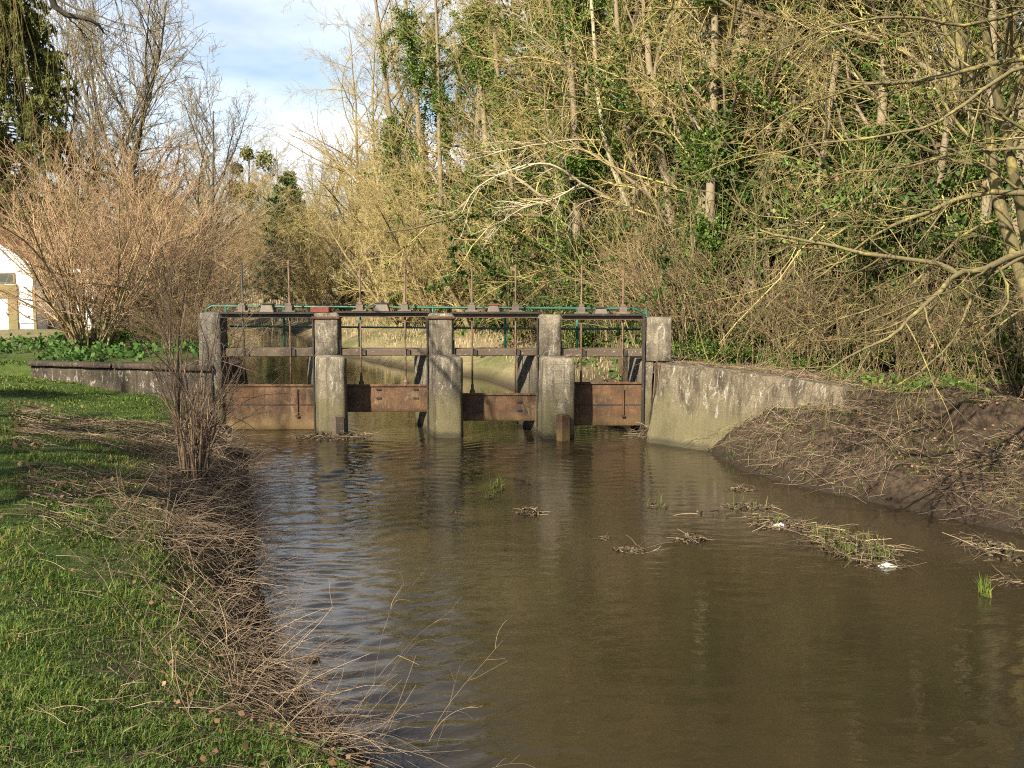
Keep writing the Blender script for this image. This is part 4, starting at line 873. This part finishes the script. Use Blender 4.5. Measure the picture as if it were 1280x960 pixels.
# ------------------------------------------------------------------ lichen-covered tree leaning in from the right bank
g = np.random.default_rng(61)
lt = thing('lichen_tree', 'leaning yellow-green lichen-covered tree whose bare limbs hang over the right bank', 'tree', (6.95, 12.9, float(gz(np.array([6.95]), np.array([12.9]))[0])))
def limb(pts, r0, r1, n=18):
    """a limb through pixels of the photograph, each at its own distance: (px, py, y)"""
    q = np.array([at_y(*p) for p in pts]); t = np.linspace(0, len(q) - 1, n); out = np.zeros((n, 3))
    for i, u in enumerate(t):                                    # Catmull-Rom
        k = min(int(u), len(q) - 2); f = u - k
        p0, p1, p2, p3 = q[max(k - 1, 0)], q[k], q[k + 1], q[min(k + 2, len(q) - 1)]
        out[i] = .5 * (2 * p1 + (p2 - p0) * f + (2 * p0 - 5 * p1 + 4 * p2 - p3) * f * f + (3 * p1 - p0 - 3 * p2 + p3) * f ** 3)
    out += g.normal(0, .006, out.shape)
    return out[None], np.linspace(r0, r1, n)[None]
base = np.array(lt.location)
trunks = [limb([(1312, 520, 12.9), (1296, 420, 12.9), (1272, 330, 13), (1254, 270, 13), (1240, 208, 13.1), (1231, 146, 13.1), (1202, 70, 13.2), (1180, -60, 13.3), (1168, -200, 13.4)], .10, .045),
          limb([(1314, 500, 12.9), (1300, 380, 12.7), (1281, 279, 12.6), (1270, 233, 12.5), (1258, 170, 12.4), (1243, 100, 12.3), (1225, -20, 12.2), (1216, -160, 12)], .085, .04),
          limb([(1318, 500, 12.8), (1330, 380, 12.2), (1345, 250, 11.8), (1372, 60, 11.4), (1392, -160, 11.2)], .11, .05)]
limbs_ = [limb([(1336, 318, 12.0), (1280, 315, 11.7), (1227, 337, 11.4), (1197, 342, 11.2), (1168, 371, 11.0), (1139, 396, 10.9), (1114, 421, 10.8), (1060, 446, 10.8), (1028, 466, 10.8)], .046, .007),
          limb([(1197, 342, 11.2), (1168, 328, 11.2), (1127, 323, 11.2), (1072, 315, 11.2), (1035, 306, 11.3), (993, 298, 11.4), (955, 290, 11.5), (930, 262, 11.6), (905, 238, 11.7)], .030, .006),
          limb([(1345, 248, 11.8), (1280, 242, 12.0), (1231, 241, 12.1), (1193, 250, 12.2), (1156, 267, 12.2), (1118, 281, 12.2), (1085, 300, 12.3), (1058, 320, 12.3), (1015, 352, 12.4)], .042, .007),
          limb([(1360, 60, 11.5), (1280, 73, 11.6), (1216, 86, 11.6), (1138, 102, 11.7), (1084, 104, 11.8), (1050, 117, 11.9), (985, 140, 12), (930, 182, 12.1)], .036, .006),
          limb([(1350, 70, 11.5), (1268, 88, 11.2), (1216, 122, 11), (1164, 156, 10.9), (1091, 172, 10.8), (1019, 180, 10.8), (960, 196, 10.8)], .026, .005),
          limb([(1330, 300, 12.0), (1262, 330, 11.9), (1218, 367, 11.6), (1189, 429, 11.4), (1139, 471, 11.3), (1106, 488, 11.2)], .024, .005),
          limb([(1247, 333, 11.5), (1260, 358, 11.5), (1256, 387, 11.4), (1231, 398, 11.4), (1210, 408, 11.3)], .016, .005),
          limb([(1370, -20, 11.4), (1290, 10, 11.3), (1210, 30, 11.2), (1120, 20, 11), (1020, 40, 10.9), (930, 88, 10.8)], .026, .005),
          limb([(1340, 180, 12), (1272, 186, 12.3), (1200, 190, 12.4), (1130, 210, 12.5), (1060, 216, 12.6), (1000, 240, 12.6)], .024, .005),
          limb([(1330, 370, 12), (1270, 392, 11.8), (1220, 430, 11.7), (1180, 462, 11.6), (1150, 480, 11.5)], .018, .004),
          limb([(1240, 208, 13.1), (1190, 200, 13), (1120, 160, 12.9), (1050, 62, 12.8), (990, 20, 12.7)], .024, .005),
          limb([(1252, 270, 13), (1196, 300, 13), (1120, 372, 12.9), (1050, 398, 12.8), (985, 420, 12.8)], .022, .004)]
LP, LR = np.concatenate([p for p, r in limbs_]), np.concatenate([r for p, r in limbs_])
S, D, L, q = spawn(LP, LR, 15, .12, 1.0, .62, .22, .30, .12, .5, g, .35, -.02)
P1, R1 = grow(S, D, L, np.maximum(q, .0055), .003, 9, .09, -.012, g)
S, D, L, q = spawn(P1, R1, 6, .15, 1, .6, .25, .45, .16, .7, g, .4)
P2, R2 = grow(S, D, L, np.maximum(q * .7, .0035), .0022, 5, .13, -.01, g)
S, D, L, q = spawn(P2, R2, 2, .2, 1, .6, .3, .5, .16, .7, g, .4)
P3, R3 = grow(S, D, L, .0024, .0015, 3, .13, -.02, g)
TP, TR = [p for p, r in trunks], [r for p, r in trunks]
S, D, L, q = spawn(np.concatenate(TP), np.concatenate(TR), 14, .45, 1, .8, .2, .34, .1, .5, g, .3, .1)
P4, R4 = grow(S, D, L, q, .006, 9, .10, .03, g)
S, D, L, q = spawn(P4, R4, 9, .15, 1, .65, .25, .5, .16, .6, g, .4)
P5, R5 = grow(S, D, L, np.maximum(q, .004), .0025, 6, .13, 0, g)
S, D, L, q = spawn(P5, R5, 4, .15, 1, .65, .25, .5, .16, .6, g, .4)
P6, R6 = grow(S, D, L, .003, .0018, 3, .13, 0, g)
for p, r in trunks: strands('trunk', [(p, r, 10)], M['bark_lichen'], lt)
for p, r in limbs_: strands('limb', [(p, r, 8)], M['bark_lichen'], lt)
strands('crown', [(P1, R1, 4), (P2, R2, 3), (P3, R3, 3), (P4, R4, 5), (P5, R5, 3), (P6, R6, 3)], M['bark_lichen'], lt)
dl_ = along(P2, R2, 420, .02, .6, 1, g); dl_ = dl_[vnoise(dl_[:, 0], dl_[:, 2], 1.3, 9) > .45]
off = np.array(lt.location)
obj('withered_leaf', leaf_mesh('withered_leaf', dl_ - off, g.uniform(.03, .07, len(dl_)), M['dead_leaf'], rng=g, droop=1.5), lt)['kind'] = 'stuff'

# pale tree whose limbs arch out over the far side of the weir
g = np.random.default_rng(66)
pt = thing('pale_tree', 'pale-barked tree with an arching white limb above the rightmost gates', 'tree', (at_y(812, 430, 29)[0], 29, float(gz(np.array([4.0]), np.array([29.0]))[0])))
ptr = [limb([(814, 440, 29), (808, 370, 29), (798, 292, 29), (772, 225, 29), (755, 171, 29), (749, 130, 29), (745, 80, 29), (741, 30, 29), (736, -40, 29), (728, -120, 29)], .085, .04, 26)]
pls = [limb([(798, 292, 29), (790, 271, 28.6), (757, 246, 28), (727, 229, 27.5), (702, 212, 27.2), (673, 204, 27), (627, 217, 26.8), (594, 237, 26.7), (577, 267, 26.7)], .06, .010, 22),
       limb([(754, 176, 29), (715, 175, 28.5), (673, 181, 28), (632, 188, 27.7), (590, 200, 27.5)], .035, .008), limb([(727, 229, 27.5), (690, 250, 27), (650, 262, 26.6), (612, 290, 26.5)], .03, .008), limb([(746, 104, 29), (716, 70, 28.6), (690, 60, 28.3), (650, 20, 28)], .028, .008),
       limb([(747, 120, 29), (785, 80, 28.7), (810, 40, 28.4), (842, 20, 28)], .028, .008), limb([(690, 340, 33), (640, 372, 32), (560, 330, 31), (520, 345, 30.5)], .03, .008)][:5]
PLP, PLR = np.concatenate([limb_p[:, np.linspace(0, limb_p.shape[1] - 1, 18).astype(int)] for limb_p, _ in pls]), np.concatenate([limb_r[:, np.linspace(0, limb_r.shape[1] - 1, 18).astype(int)] for _, limb_r in pls])
S, D, L, q = spawn(PLP, PLR, 13, .2, 1, .6, .2, .30, .1, .5, g, .35); P1, R1 = grow(S, D, L, np.maximum(q, .009), .005, 8, .09, -.02, g)
S, D, L, q = spawn(P1, R1, 6, .2, 1, .6, .2, .4, .1, .6, g, .35); P2, R2 = grow(S, D, L, .0055, .0035, 5, .12, -.02, g)
for p, r_ in ptr: strands('trunk', [(p, r_, 9)], M['bark_pale'], pt)
for p, r_ in pls: strands('limb', [(p, r_, 6)], M['bark_pale'], pt)
strands('crown', [(P1, R1, 4), (P2, R2, 3)], M['bark_pale'], pt)

# ------------------------------------------------------------------ weeping willow: its trunk stands outside the picture on the left, its tips hang in at the top
g = np.random.default_rng(71)
wb = np.array([-11.5, 6.0]); wbz = float(gz(wb[:1], wb[1:])[0])
wt_ = thing('weeping_willow', 'weeping willow hanging a dark branch and thin strands in front of the spruce', 'tree', (wb[0], wb[1], wbz))
P0, R0 = grow([[wb[0], wb[1], wbz - .2]], [[.05, .05, 1]], 8.5, .24, .10, 12, .04, 0, g)
hang = [limb([(-1500, 250, 6.2), (-1000, -200, 7), (-300, -230, 8), (20, -60, 8.6), (72, 12, 8.8), (116, 27, 8.9), (133, 44, 9)], .07, .004),
        limb([(30, -45, 8.65), (70, -2, 8.7), (112, 16, 8.5), (150, 28, 8.4), (196, 40, 8.3)], .013, .003), limb([(76, 14, 8.8), (96, 32, 8.9), (112, 50, 9.2)], .008, .003),
        limb([(-1000, -200, 7), (-440, -330, 9), (-120, -300, 11), (-30, -200, 12.5), (60, -130, 13.5), (150, -60, 14)], .055, .008), limb([(-240, -330, 9), (-190, -340, 11), (-140, -260, 13), (-60, -160, 14.5), (20, -110, 15.5)], .05, .008)]
HP, HR = np.concatenate([p for p, r in hang]), np.concatenate([r for p, r in hang])
S, D, L, q = spawn(HP[3:], HR[3:], 26, .45, 1, .7, .3, .10, .05, .4, g, .2, -.5)
D[:, 2] = -np.abs(D[:, 2]) - .6
P1, R1 = grow(S, D, g.uniform(1.5, 4.6, len(S)), .006, .0022, 12, .035, -.16, g)
S, D, L, q = spawn(P1, R1, 5, .1, .9, .4, .2, .22, .1, .7, g, .3, -.3)
P2, R2 = grow(S, D, L, .003, .0018, 5, .05, -.12, g)
S, D, L, q = spawn(HP[:3], HR[:3], 9, .55, 1, .6, .25, .12, .06, .6, g, .3, -.1)
P3, R3 = grow(S, D, np.minimum(L, .7), .004, .0018, 6, .10, -.03, g)
strands('trunk', [(P0, R0, 10)], M['bark_dark'], wt_); strands('limb', [(HP[:3], HR[:3], 6)], M['bark_dark'], wt_)
strands('limb', [(HP[3:], HR[3:], 6)], M['bark_dark'], wt_); strands('twig', [(P1, R1, 3), (P2, R2, 3)], M['twig_yellow'], wt_); strands('twig', [(P3, R3, 3)], M['bark_dark'], wt_)

# ------------------------------------------------------------------ grass, straw, reeds, litter
def blades(x, y, h, w, tone, g, lean=.45, bend=.5, z=None):
    """two-piece blades: five points, three triangles' worth of faces each"""
    N = len(x); z = (gz(x, y) if z is None else z) - .015
    a = g.random(N) * 6.283; ld = np.stack([np.cos(a), np.sin(a)], 1) * (np.abs(g.normal(0, lean, N)) * h)[:, None]
    b = a + 1.57 + g.normal(0, .5, N); sx = np.stack([np.cos(b), np.sin(b)], 1) * w[:, None] * .5
    B = np.stack([x, y], 1)
    p = np.zeros((N, 5, 3))
    p[:, 0, :2], p[:, 1, :2] = B - sx, B + sx; p[:, 0, 2] = p[:, 1, 2] = z
    mid = B + ld * .38; p[:, 2, :2], p[:, 3, :2] = mid + sx * .8, mid - sx * .8; p[:, 2, 2] = p[:, 3, 2] = z + h * .58
    p[:, 4, :2] = B + ld * (1 + bend * .4); p[:, 4, 2] = z + h * (1 - bend * np.minimum(1, np.linalg.norm(ld, axis=1) / np.maximum(h, .01)) * .45)
    i = np.arange(N)[:, None] * 5
    return p.reshape(-1, 3), [i + np.array([0, 1, 2, 3]), i + np.array([3, 2, 4])], np.repeat(np.clip(tone, 0, 1), 5)
def polar(n, r0, r1, a0, a1, g, power=1.0):
    r = r0 + (r1 - r0) * g.random(n) ** power; a = a0 + (a1 - a0) * g.random(n); return r * np.sin(a), r * np.cos(a), r
g = np.random.default_rng(81)
x, y, r = polar(330000, 2.6, 27, -.62, -.0, g, 1.25)
dl, dr, ins = sides(x, y)
edge = .80 + (vnoise(x, y, 1.1, 5) - .5) * .9 + np.clip((y - 9) / 8, 0, 1) * .3
dry = vnoise(x, y, .8, 6) * .6 + vnoise(x, y, 2.9, 7) * .4
bare = np.clip((y - 9.5) / 3, 0, 1) * np.clip((3.4 - dl) / 1.6, 0, 1) * np.clip((19 - y) / 3, 0, 1)
keep = ~ins & (dl > edge + g.normal(0, .18, len(x))) & (g.random(len(x)) < 1 - .75 * bare * (dry > .35)) & (y < 21.2 - .3 * (x + 6)) & (g.random(len(x)) < .55 + .8 * vnoise(x, y, 3.3, 8))
x, y, r, dry, bare = x[keep], y[keep], r[keep], dry[keep], bare[keep]
tuft = vnoise(x, y, 2.1, 9) * .6 + vnoise(x, y, 6.3, 10) * .4
h = (.018 + .088 * tuft ** 1.6) * g.uniform(.6, 1.35, len(x)); w = g.uniform(.0032, .0062, len(x)) * np.maximum(1, r / 6.5)
big = vnoise(x, y, .55, 31) * .6 + vnoise(x, y, 1.5, 32) * .4
h *= .55 + .9 * big
tone = -.02 + .42 * tuft + .34 * big + g.normal(0, .14, len(x)) + np.where(g.random(len(x)) < .13 + .35 * bare, .6, 0)
v, f, t = blades(x, y, h, w * 1.15, tone, g, .75, .6)
tag(obj('grass', make_mesh('grass', v, f, M['grass'], False, t)), 'uneven green grass on the sloping left bank', None, None, 'stuff')
x, y, r = polar(52000, 11, 30, .05, .62, g); dl, dr, ins = sides(x, y)
keep = ~ins & (dr < dl) & (y < 22) & (vnoise(x, y, .9, 12) * .6 + vnoise(x, y, 3.1, 13) * .4 > .52) & (g.random(len(x)) < .75); x, y, r = x[keep], y[keep], r[keep]
v, f, t = blades(x, y, g.uniform(.03, .13, len(x)), g.uniform(.005, .010, len(x)) * np.maximum(1, r / 12), g.uniform(.05, .75, len(x)), g)
tag(obj('grass', make_mesh('grass', v, f, M['grass'], False, t)), 'sparse green grass on the trodden right bank', None, None, 'stuff')
x, y, r = polar(52000, 21.5, 75, -.34, .26, g, .8); dl, dr, ins = sides(x, y)
keep = ~ins & (np.minimum(dl, dr) > .7 + .5 * vnoise(x, y, .6, 77)) & (dr < dl) & (y > 21.8) & (x < .12 * y + 1.6); x, y, r = x[keep], y[keep], r[keep]
t = .35 + .4 * vnoise(x, y, .5, 14) + g.normal(0, .2, len(x))
h = g.uniform(.08, .28, len(x)) * (.5 + .7 * vnoise(x, y, .35, 15)) * np.where(y > 52, 1.7, 1)
v, f, t = blades(x, y, h, g.uniform(.014, .03, len(x)) * r / 34, t, g, .35)
tag(obj('reeds', make_mesh('reeds', v, f, M['reed'], False, t)), 'dry tan reeds along the upstream bank behind the weir', None, None, 'stuff')
x = g.uniform(-46, -11, 14000); y = g.uniform(60, 110, 14000); dl, dr, ins = sides(x, y); keep = ~ins & (dr < 9); x, y = x[keep], y[keep]
v, f, t = blades(x, y, g.uniform(.6, 1.5, len(x)), g.uniform(.03, .06, len(x)), g.uniform(.2, 1, len(x)), g, .3)
tag(obj('reeds', make_mesh('reeds', v, f, M['reed'], False, t)), 'dry tan reeds on the far outside of the river bend', None, None, 'stuff')

def stalks(x, y, L, r, g, rise=.25, wob=.10, grav=-.10, nseg=6, toward=None, z0=.02):
    N = len(x); a = g.random(N) * 6.283; D = np.stack([np.cos(a), np.sin(a), np.abs(g.normal(rise, .25, N))], 1)
    if toward is not None: D[:, :2] = D[:, :2] * .8 + toward
    z = np.maximum(gz(x, y), .0) + z0
    P, Rr = grow(np.stack([x, y, z], 1), D, L, r, r * .5, nseg, wob, grav, g)
    flo = np.maximum(gz(P[..., 0].ravel(), P[..., 1].ravel()), 0.0).reshape(P.shape[:2]) + .012
    P[..., 2] = np.maximum(P[..., 2], flo + g.random((N, 1)) * .05)
    return P, Rr
def stalk_object(name, groups, mat, label):
    v, f = tubes(groups); tn = np.concatenate([np.repeat(np.clip(g.normal(.38, .30, len(P)), 0, 1), P.shape[1] * k) for P, Rr, k in groups])
    return tag(obj(name, make_mesh(name, v, f, mat, True, tn)), label, None, None, 'stuff')
x, y, r = polar(26000, 4.2, 20, -.52, .02, g, 1.1); dl, dr, ins = sides(x, y)
keep = ((~ins & (dl < .58 + .6 * vnoise(x, y, .9, 16)) & (vnoise(x, y, 2.4, 71) + .25 * g.random(len(x)) > .36)) | (ins & (dl < .10))) & (dl < dr) & (y < 19.6) & ~((y < 6.5) & (x > -.95)) & ~((y < 8.2) & (x > -1.75) & (g.random(len(x)) < .35)); x, y, r = x[keep], y[keep], r[keep]
G1 = stalks(x, y, g.uniform(.18, .75, len(x)) * np.where(g.random(len(x)) < .05, 1.3, 1), g.uniform(.0009, .0034, len(x)) * np.maximum(1, r / 9), g, .20, .085, -.09, 6, np.array([.12, -.15]))
x, y, r = polar(1500, 4.2, 19, -.50, .03, g, 1.1); dl, dr, ins = sides(x, y); keep = ~ins & (dl < 1.5) & (dl > .1) & ~((y < 7) & (x > -1.6)); x, y, r = x[keep], y[keep], r[keep]
G2 = stalks(x, y, g.uniform(.15, .5, len(x)), g.uniform(.0018, .0036, len(x)) * np.maximum(1, r / 9), g, 1.3, .06, -.03, 6)
x, y, r = polar(5200, 9, 19.5, -.46, -.2, g, 1.0); dl, dr, ins = sides(x, y); keep = ~ins & (dl > .6) & (dl < 3.6) & (vnoise(x, y, .8, 6) > .3); x, y, r = x[keep], y[keep], r[keep]
G3 = stalks(x, y, g.uniform(.08, .4, len(x)), g.uniform(.002, .004, len(x)) * np.maximum(1, r / 9), g, .1, .12, -.15, 4)
x, y, r = polar(900, 3, 9, -.62, -.1, g, 1.0); dl, dr, ins = sides(x, y); keep = ~ins & (dl > .9); x, y, r = x[keep], y[keep], r[keep]
G4 = stalks(x, y, g.uniform(.06, .28, len(x)), g.uniform(.0016, .0032, len(x)), g, .3, .12, -.1, 5, None, .05)
stalk_object('straw', [(*G1, 3), (*G2, 4), (*G3, 3), (*G4, 3)], M['straw'], 'matted dry straw and broken reed stalks along the left waterline')
# tall dry stems leaning over the water at the bottom of the picture
x, y, r = polar(34, 5.2, 8.2, -.36, -.05, g); dl, dr, ins = sides(x, y); keep = (dl < .55); x, y = x[keep], y[keep]
P, Rr = grow(np.stack([x, y, np.maximum(gz(x, y), 0)], 1), np.stack([g.uniform(.0, .6, len(x)), g.uniform(-.3, .3, len(x)), np.ones(len(x))], 1), g.uniform(.4, 1.1, len(x)), .0018, .0008, 12, .05, -.05, g)
S, D, L, q = spawn(P, Rr, 3, .4, 1, .5, .2, .3, .1, .6, g, .4); P1, R1 = grow(S, D, L, .0014, .0008, 5, .1, -.05, g)
stalk_object('dry_stems', [(P, Rr, 4), (P1, R1, 3)], M['straw'], 'tall thin dry stems leaning over the water from the left bank')
x, y, r = polar(9500, 12.5, 20.5, .12, .50, g); dl, dr, ins = sides(x, y)
keep = ~ins & (dr < dl) & (dr < 1.3 + 1.2 * vnoise(x, y, 1.2, 17)) & (vnoise(x, y, 1.6, 18) > .38); x, y, r = x[keep], y[keep], r[keep]
G1 = stalks(x, y, g.uniform(.12, .6, len(x)), g.uniform(.0018, .004, len(x)) * r / 13, g, .22, .08, -.12, 5, np.array([-.2, -.35]))
x, y, r = polar(2600, 12.5, 21, .12, .50, g); dl, dr, ins = sides(x, y); keep = ~ins & (dr < dl) & (dr > .8); x, y, r = x[keep], y[keep], r[keep]
G2 = stalks(x, y, g.uniform(.06, .5, len(x)), g.uniform(.002, .0046, len(x)) * r / 13, g, .08, .10, -.12, 4)
stalk_object('straw', [(*G1, 3), (*G2, 3)], M['straw'], 'dry straw and sticks strewn over the right bank')
# fallen leaves
x, y, r = polar(9000, 12, 26, .1, .56, g); dl, dr, ins = sides(x, y); keep = ~ins & (dr < dl) & (dr > .3); x, y = x[keep], y[keep]
xb, yb, rb_ = polar(1000, 3, 10, -.6, -.1, g); dl, dr, ins = sides(xb, yb); keep = ~ins & (dl > .7) & (vnoise(xb, yb, 1.1, 19) > .5); xb, yb = xb[keep], yb[keep]
xc, yc, rc = polar(2600, 10, 20, -.47, -.2, g); dl, dr, ins = sides(xc, yc); keep = ~ins & (dl > .5) & (vnoise(xc, yc, .8, 6) > .35); xc, yc = xc[keep], yc[keep]
C = np.concatenate([np.stack([x, y, gz(x, y) + g.uniform(.005, .04, len(x))], 1), np.stack([xb, yb, gz(xb, yb) + g.uniform(.04, .09, len(xb))], 1), np.stack([xc, yc, gz(xc, yc) + g.uniform(.01, .05, len(xc))], 1)])
tag(obj('leaf_litter', leaf_mesh('leaf_litter', C, np.concatenate([g.uniform(.025, .06, len(x)), g.uniform(.02, .045, len(xb)), g.uniform(.03, .07, len(xc))]), M['dead_leaf'], rng=g, droop=0)), 'brown fallen leaves scattered over both banks', None, None, 'stuff')
# broad-leaved green plants on the ground
def cover(n, x0, x1, y0, y1, hmax, size, label, test, mat='cover'):
    x, y = g.uniform(x0, x1, n), g.uniform(y0, y1, n); dl, dr, ins = sides(x, y); k = ~ins & test(x, y, dl, dr); x, y = x[k], y[k]
    C = np.stack([x, y, gz(x, y) + g.uniform(.02, hmax, len(x))], 1)
    tag(obj('ground_cover', leaf_mesh('ground_cover', C, g.uniform(size * .6, size * 1.4, len(x)), M[mat], rng=g, droop=.2)), label, None, None, 'stuff')
cover(9000, -16, -6.5, 21.8, 31, .28, .12, 'broad green leaves on the garden ground below the hazels', lambda x, y, dl, dr: (vnoise(x, y, .6, 20) > .48))
cover(9000, 3.0, 12, 16.5, 24, .16, .09, 'green ivy creeping over the ground at the foot of the wood', lambda x, y, dl, dr: (vnoise(x, y, .7, 21) > .50) & (dr > 2.6), 'ivy')
cover(5200, -4, 8, 23, 40, .22, .13, 'green plants on the bank behind the rightmost gate', lambda x, y, dl, dr: (vnoise(x, y, .5, 22) > .5) & (dr > 1.2) & (dr < dl) & (x > .06 * y - .4))
cover(2600, -4.5, -.8, 3, 9, .10, .02, 'small green weeds among the grass of the left bank', lambda x, y, dl, dr: (vnoise(x, y, 1.2, 23) > .55) & (dl > .7))

# ------------------------------------------------------------------ clumps of drifted sticks and weed in the river
def clump(px, py, wpx, hpx, n, label, green=0, foam=0, hmax=.08, length=.5, twist=None):
    c = at_z(px, py); sx = wpx / F_PX * c[1] / 2; sy = (at_z(px, py - hpx / 2)[1] - at_z(px, py + hpx / 2)[1]) / 2
    t = thing('debris_clump', label, 'debris', tuple(c), 'clumps of driftwood and weed in the river')
    a = g.random(n) * 6.28; k = np.sqrt(g.random(n)); x, y = np.cos(a) * k * sx, np.sin(a) * k * sy
    if twist: y = y + x * twist
    P, Rr = grow(np.stack([x, y, g.uniform(-.04, hmax * .6, n)], 1), np.stack([g.normal(0, 1, n), g.normal(0, .5, n), np.abs(g.normal(.0, .10, n))], 1), g.uniform(.15, 1, n) * length * .65, g.uniform(.003, .008, n), .0025, 5, .10, -.08, g)
    P[..., 2] = np.maximum(P[..., 2], -.012)
    v, f = tubes([(P, Rr, 4)]); tn = np.repeat(np.clip(g.normal(.36, .28, n), 0, 1), 6 * 4)
    o = obj('sticks', make_mesh('sticks', v, f, M['debris'], True, tn), t); o['kind'] = 'stuff'
    m = int(n * 1.3); a = g.random(m) * 6.28; k = np.sqrt(g.random(m)); x, y = np.cos(a) * k * sx * .85, np.sin(a) * k * sy * .8
    if twist: y = y + x * twist
    o = obj('matted_weed', leaf_mesh('matted_weed', np.stack([x, y, np.maximum(.003, (1 - k) * hmax * g.random(m) + .004)], 1), g.uniform(.025, .07, m), M['debris'], rng=g, droop=0, tone=np.clip(g.normal(.15, .2, m), 0, 1)), t); o['kind'] = 'stuff'
    if green:
        a = g.random(green) * 6.28; k = np.sqrt(g.random(green)); x, y = np.cos(a) * k * sx * .8, np.sin(a) * k * sy * .7
        if twist: y = y + x * twist
        v, f, tt = blades(x, y, g.uniform(.08, .26, green), g.uniform(.006, .011, green), g.uniform(.3, .95, green), g, .5, .5, np.zeros(green))
        o = obj('grass_blade', make_mesh('grass_blade', v, f, M['grass'], False, tt), t); o['kind'] = 'stuff'
    for i in range(foam):
        fx, fy = g.normal(0, sx * .4), g.normal(0, sy * .35) - sy * .2
        if twist: fy += fx * twist
        m_ = MB().tube([(c[0] + fx - .10, c[1] + fy, .012), (c[0] + fx, c[1] + fy + .02, .02), (c[0] + fx + .11, c[1] + fy, .012)], [.012, .035, .01], 7)
        m_.build('foam_patch', M['foam'], t, smooth=True)
    return t
clump(415, 547, 104, 9, 260, 'long raft of sticks and dead leaves against the leftmost pier', 0, 0, .16, .5)
clump(1062, 686, 100, 52, 420, 'largest raft of sticks and green weed near the right bank', 260, 1, .16, .7, -.5)
clump(975, 656, 84, 20, 220, 'flat raft of twigs just upstream of the largest raft', 20, 1, .10, .5, -.35)
clump(940, 634, 74, 10, 100, 'thin line of floating twigs below the wing wall', 10, 0, .06, .45)
clump(930, 612, 40, 6, 50, 'small bundle of pale twigs near the right bank slope', 0, 0, .06, .4)
clump(662, 641, 38, 9, 90, 'dark little hump of drift in the middle of the river', 8, 0, .10, .25)
clump(622, 611, 22, 14, 20, 'small tuft of green grass standing in midstream', 46, 0, .05, .2)
clump(612, 622, 16, 5, 14, 'smaller grass tuft close in front of the midstream tuft', 16, 0, .03, .2)
clump(865, 675, 44, 8, 80, 'brown twig bundle between midstream and the largest raft', 0, 0, .10, .4)
clump(790, 688, 60, 8, 50, 'thin dark twigs trailing on the water in mid river', 0, 0, .04, .6)
clump(752, 673, 30, 4, 12, 'few pale sticks lying flat on the water in mid river', 0, 0, .03, .5)
clump(1242, 688, 62, 36, 150, 'brown drift of twigs by the near end of the right bank', 16, 0, .12, .6)
clump(1262, 728, 34, 12, 24, 'few pale stalks sticking out of the shallows', 0, 0, .10, .5)
clump(1231, 744, 14, 12, 8, 'lone green grass tuft in the right shallows', 44, 0, .03, .15)
clump(890, 642, 52, 10, 10, 'pale single sticks lying across the current near the twig line', 0, 0, .04, .8)
clump(392, 826, 22, 6, 26, 'small dark weed bits near the left straw', 0, 0, .03, .25)
clump(822, 633, 34, 8, 16, 'few thin stalks poking out in front of the third pier', 8, 0, .06, .3)
clump(570, 640, 14, 4, 8, 'tiny floating twig bits left of the midstream hump', 0, 0, .02, .2)
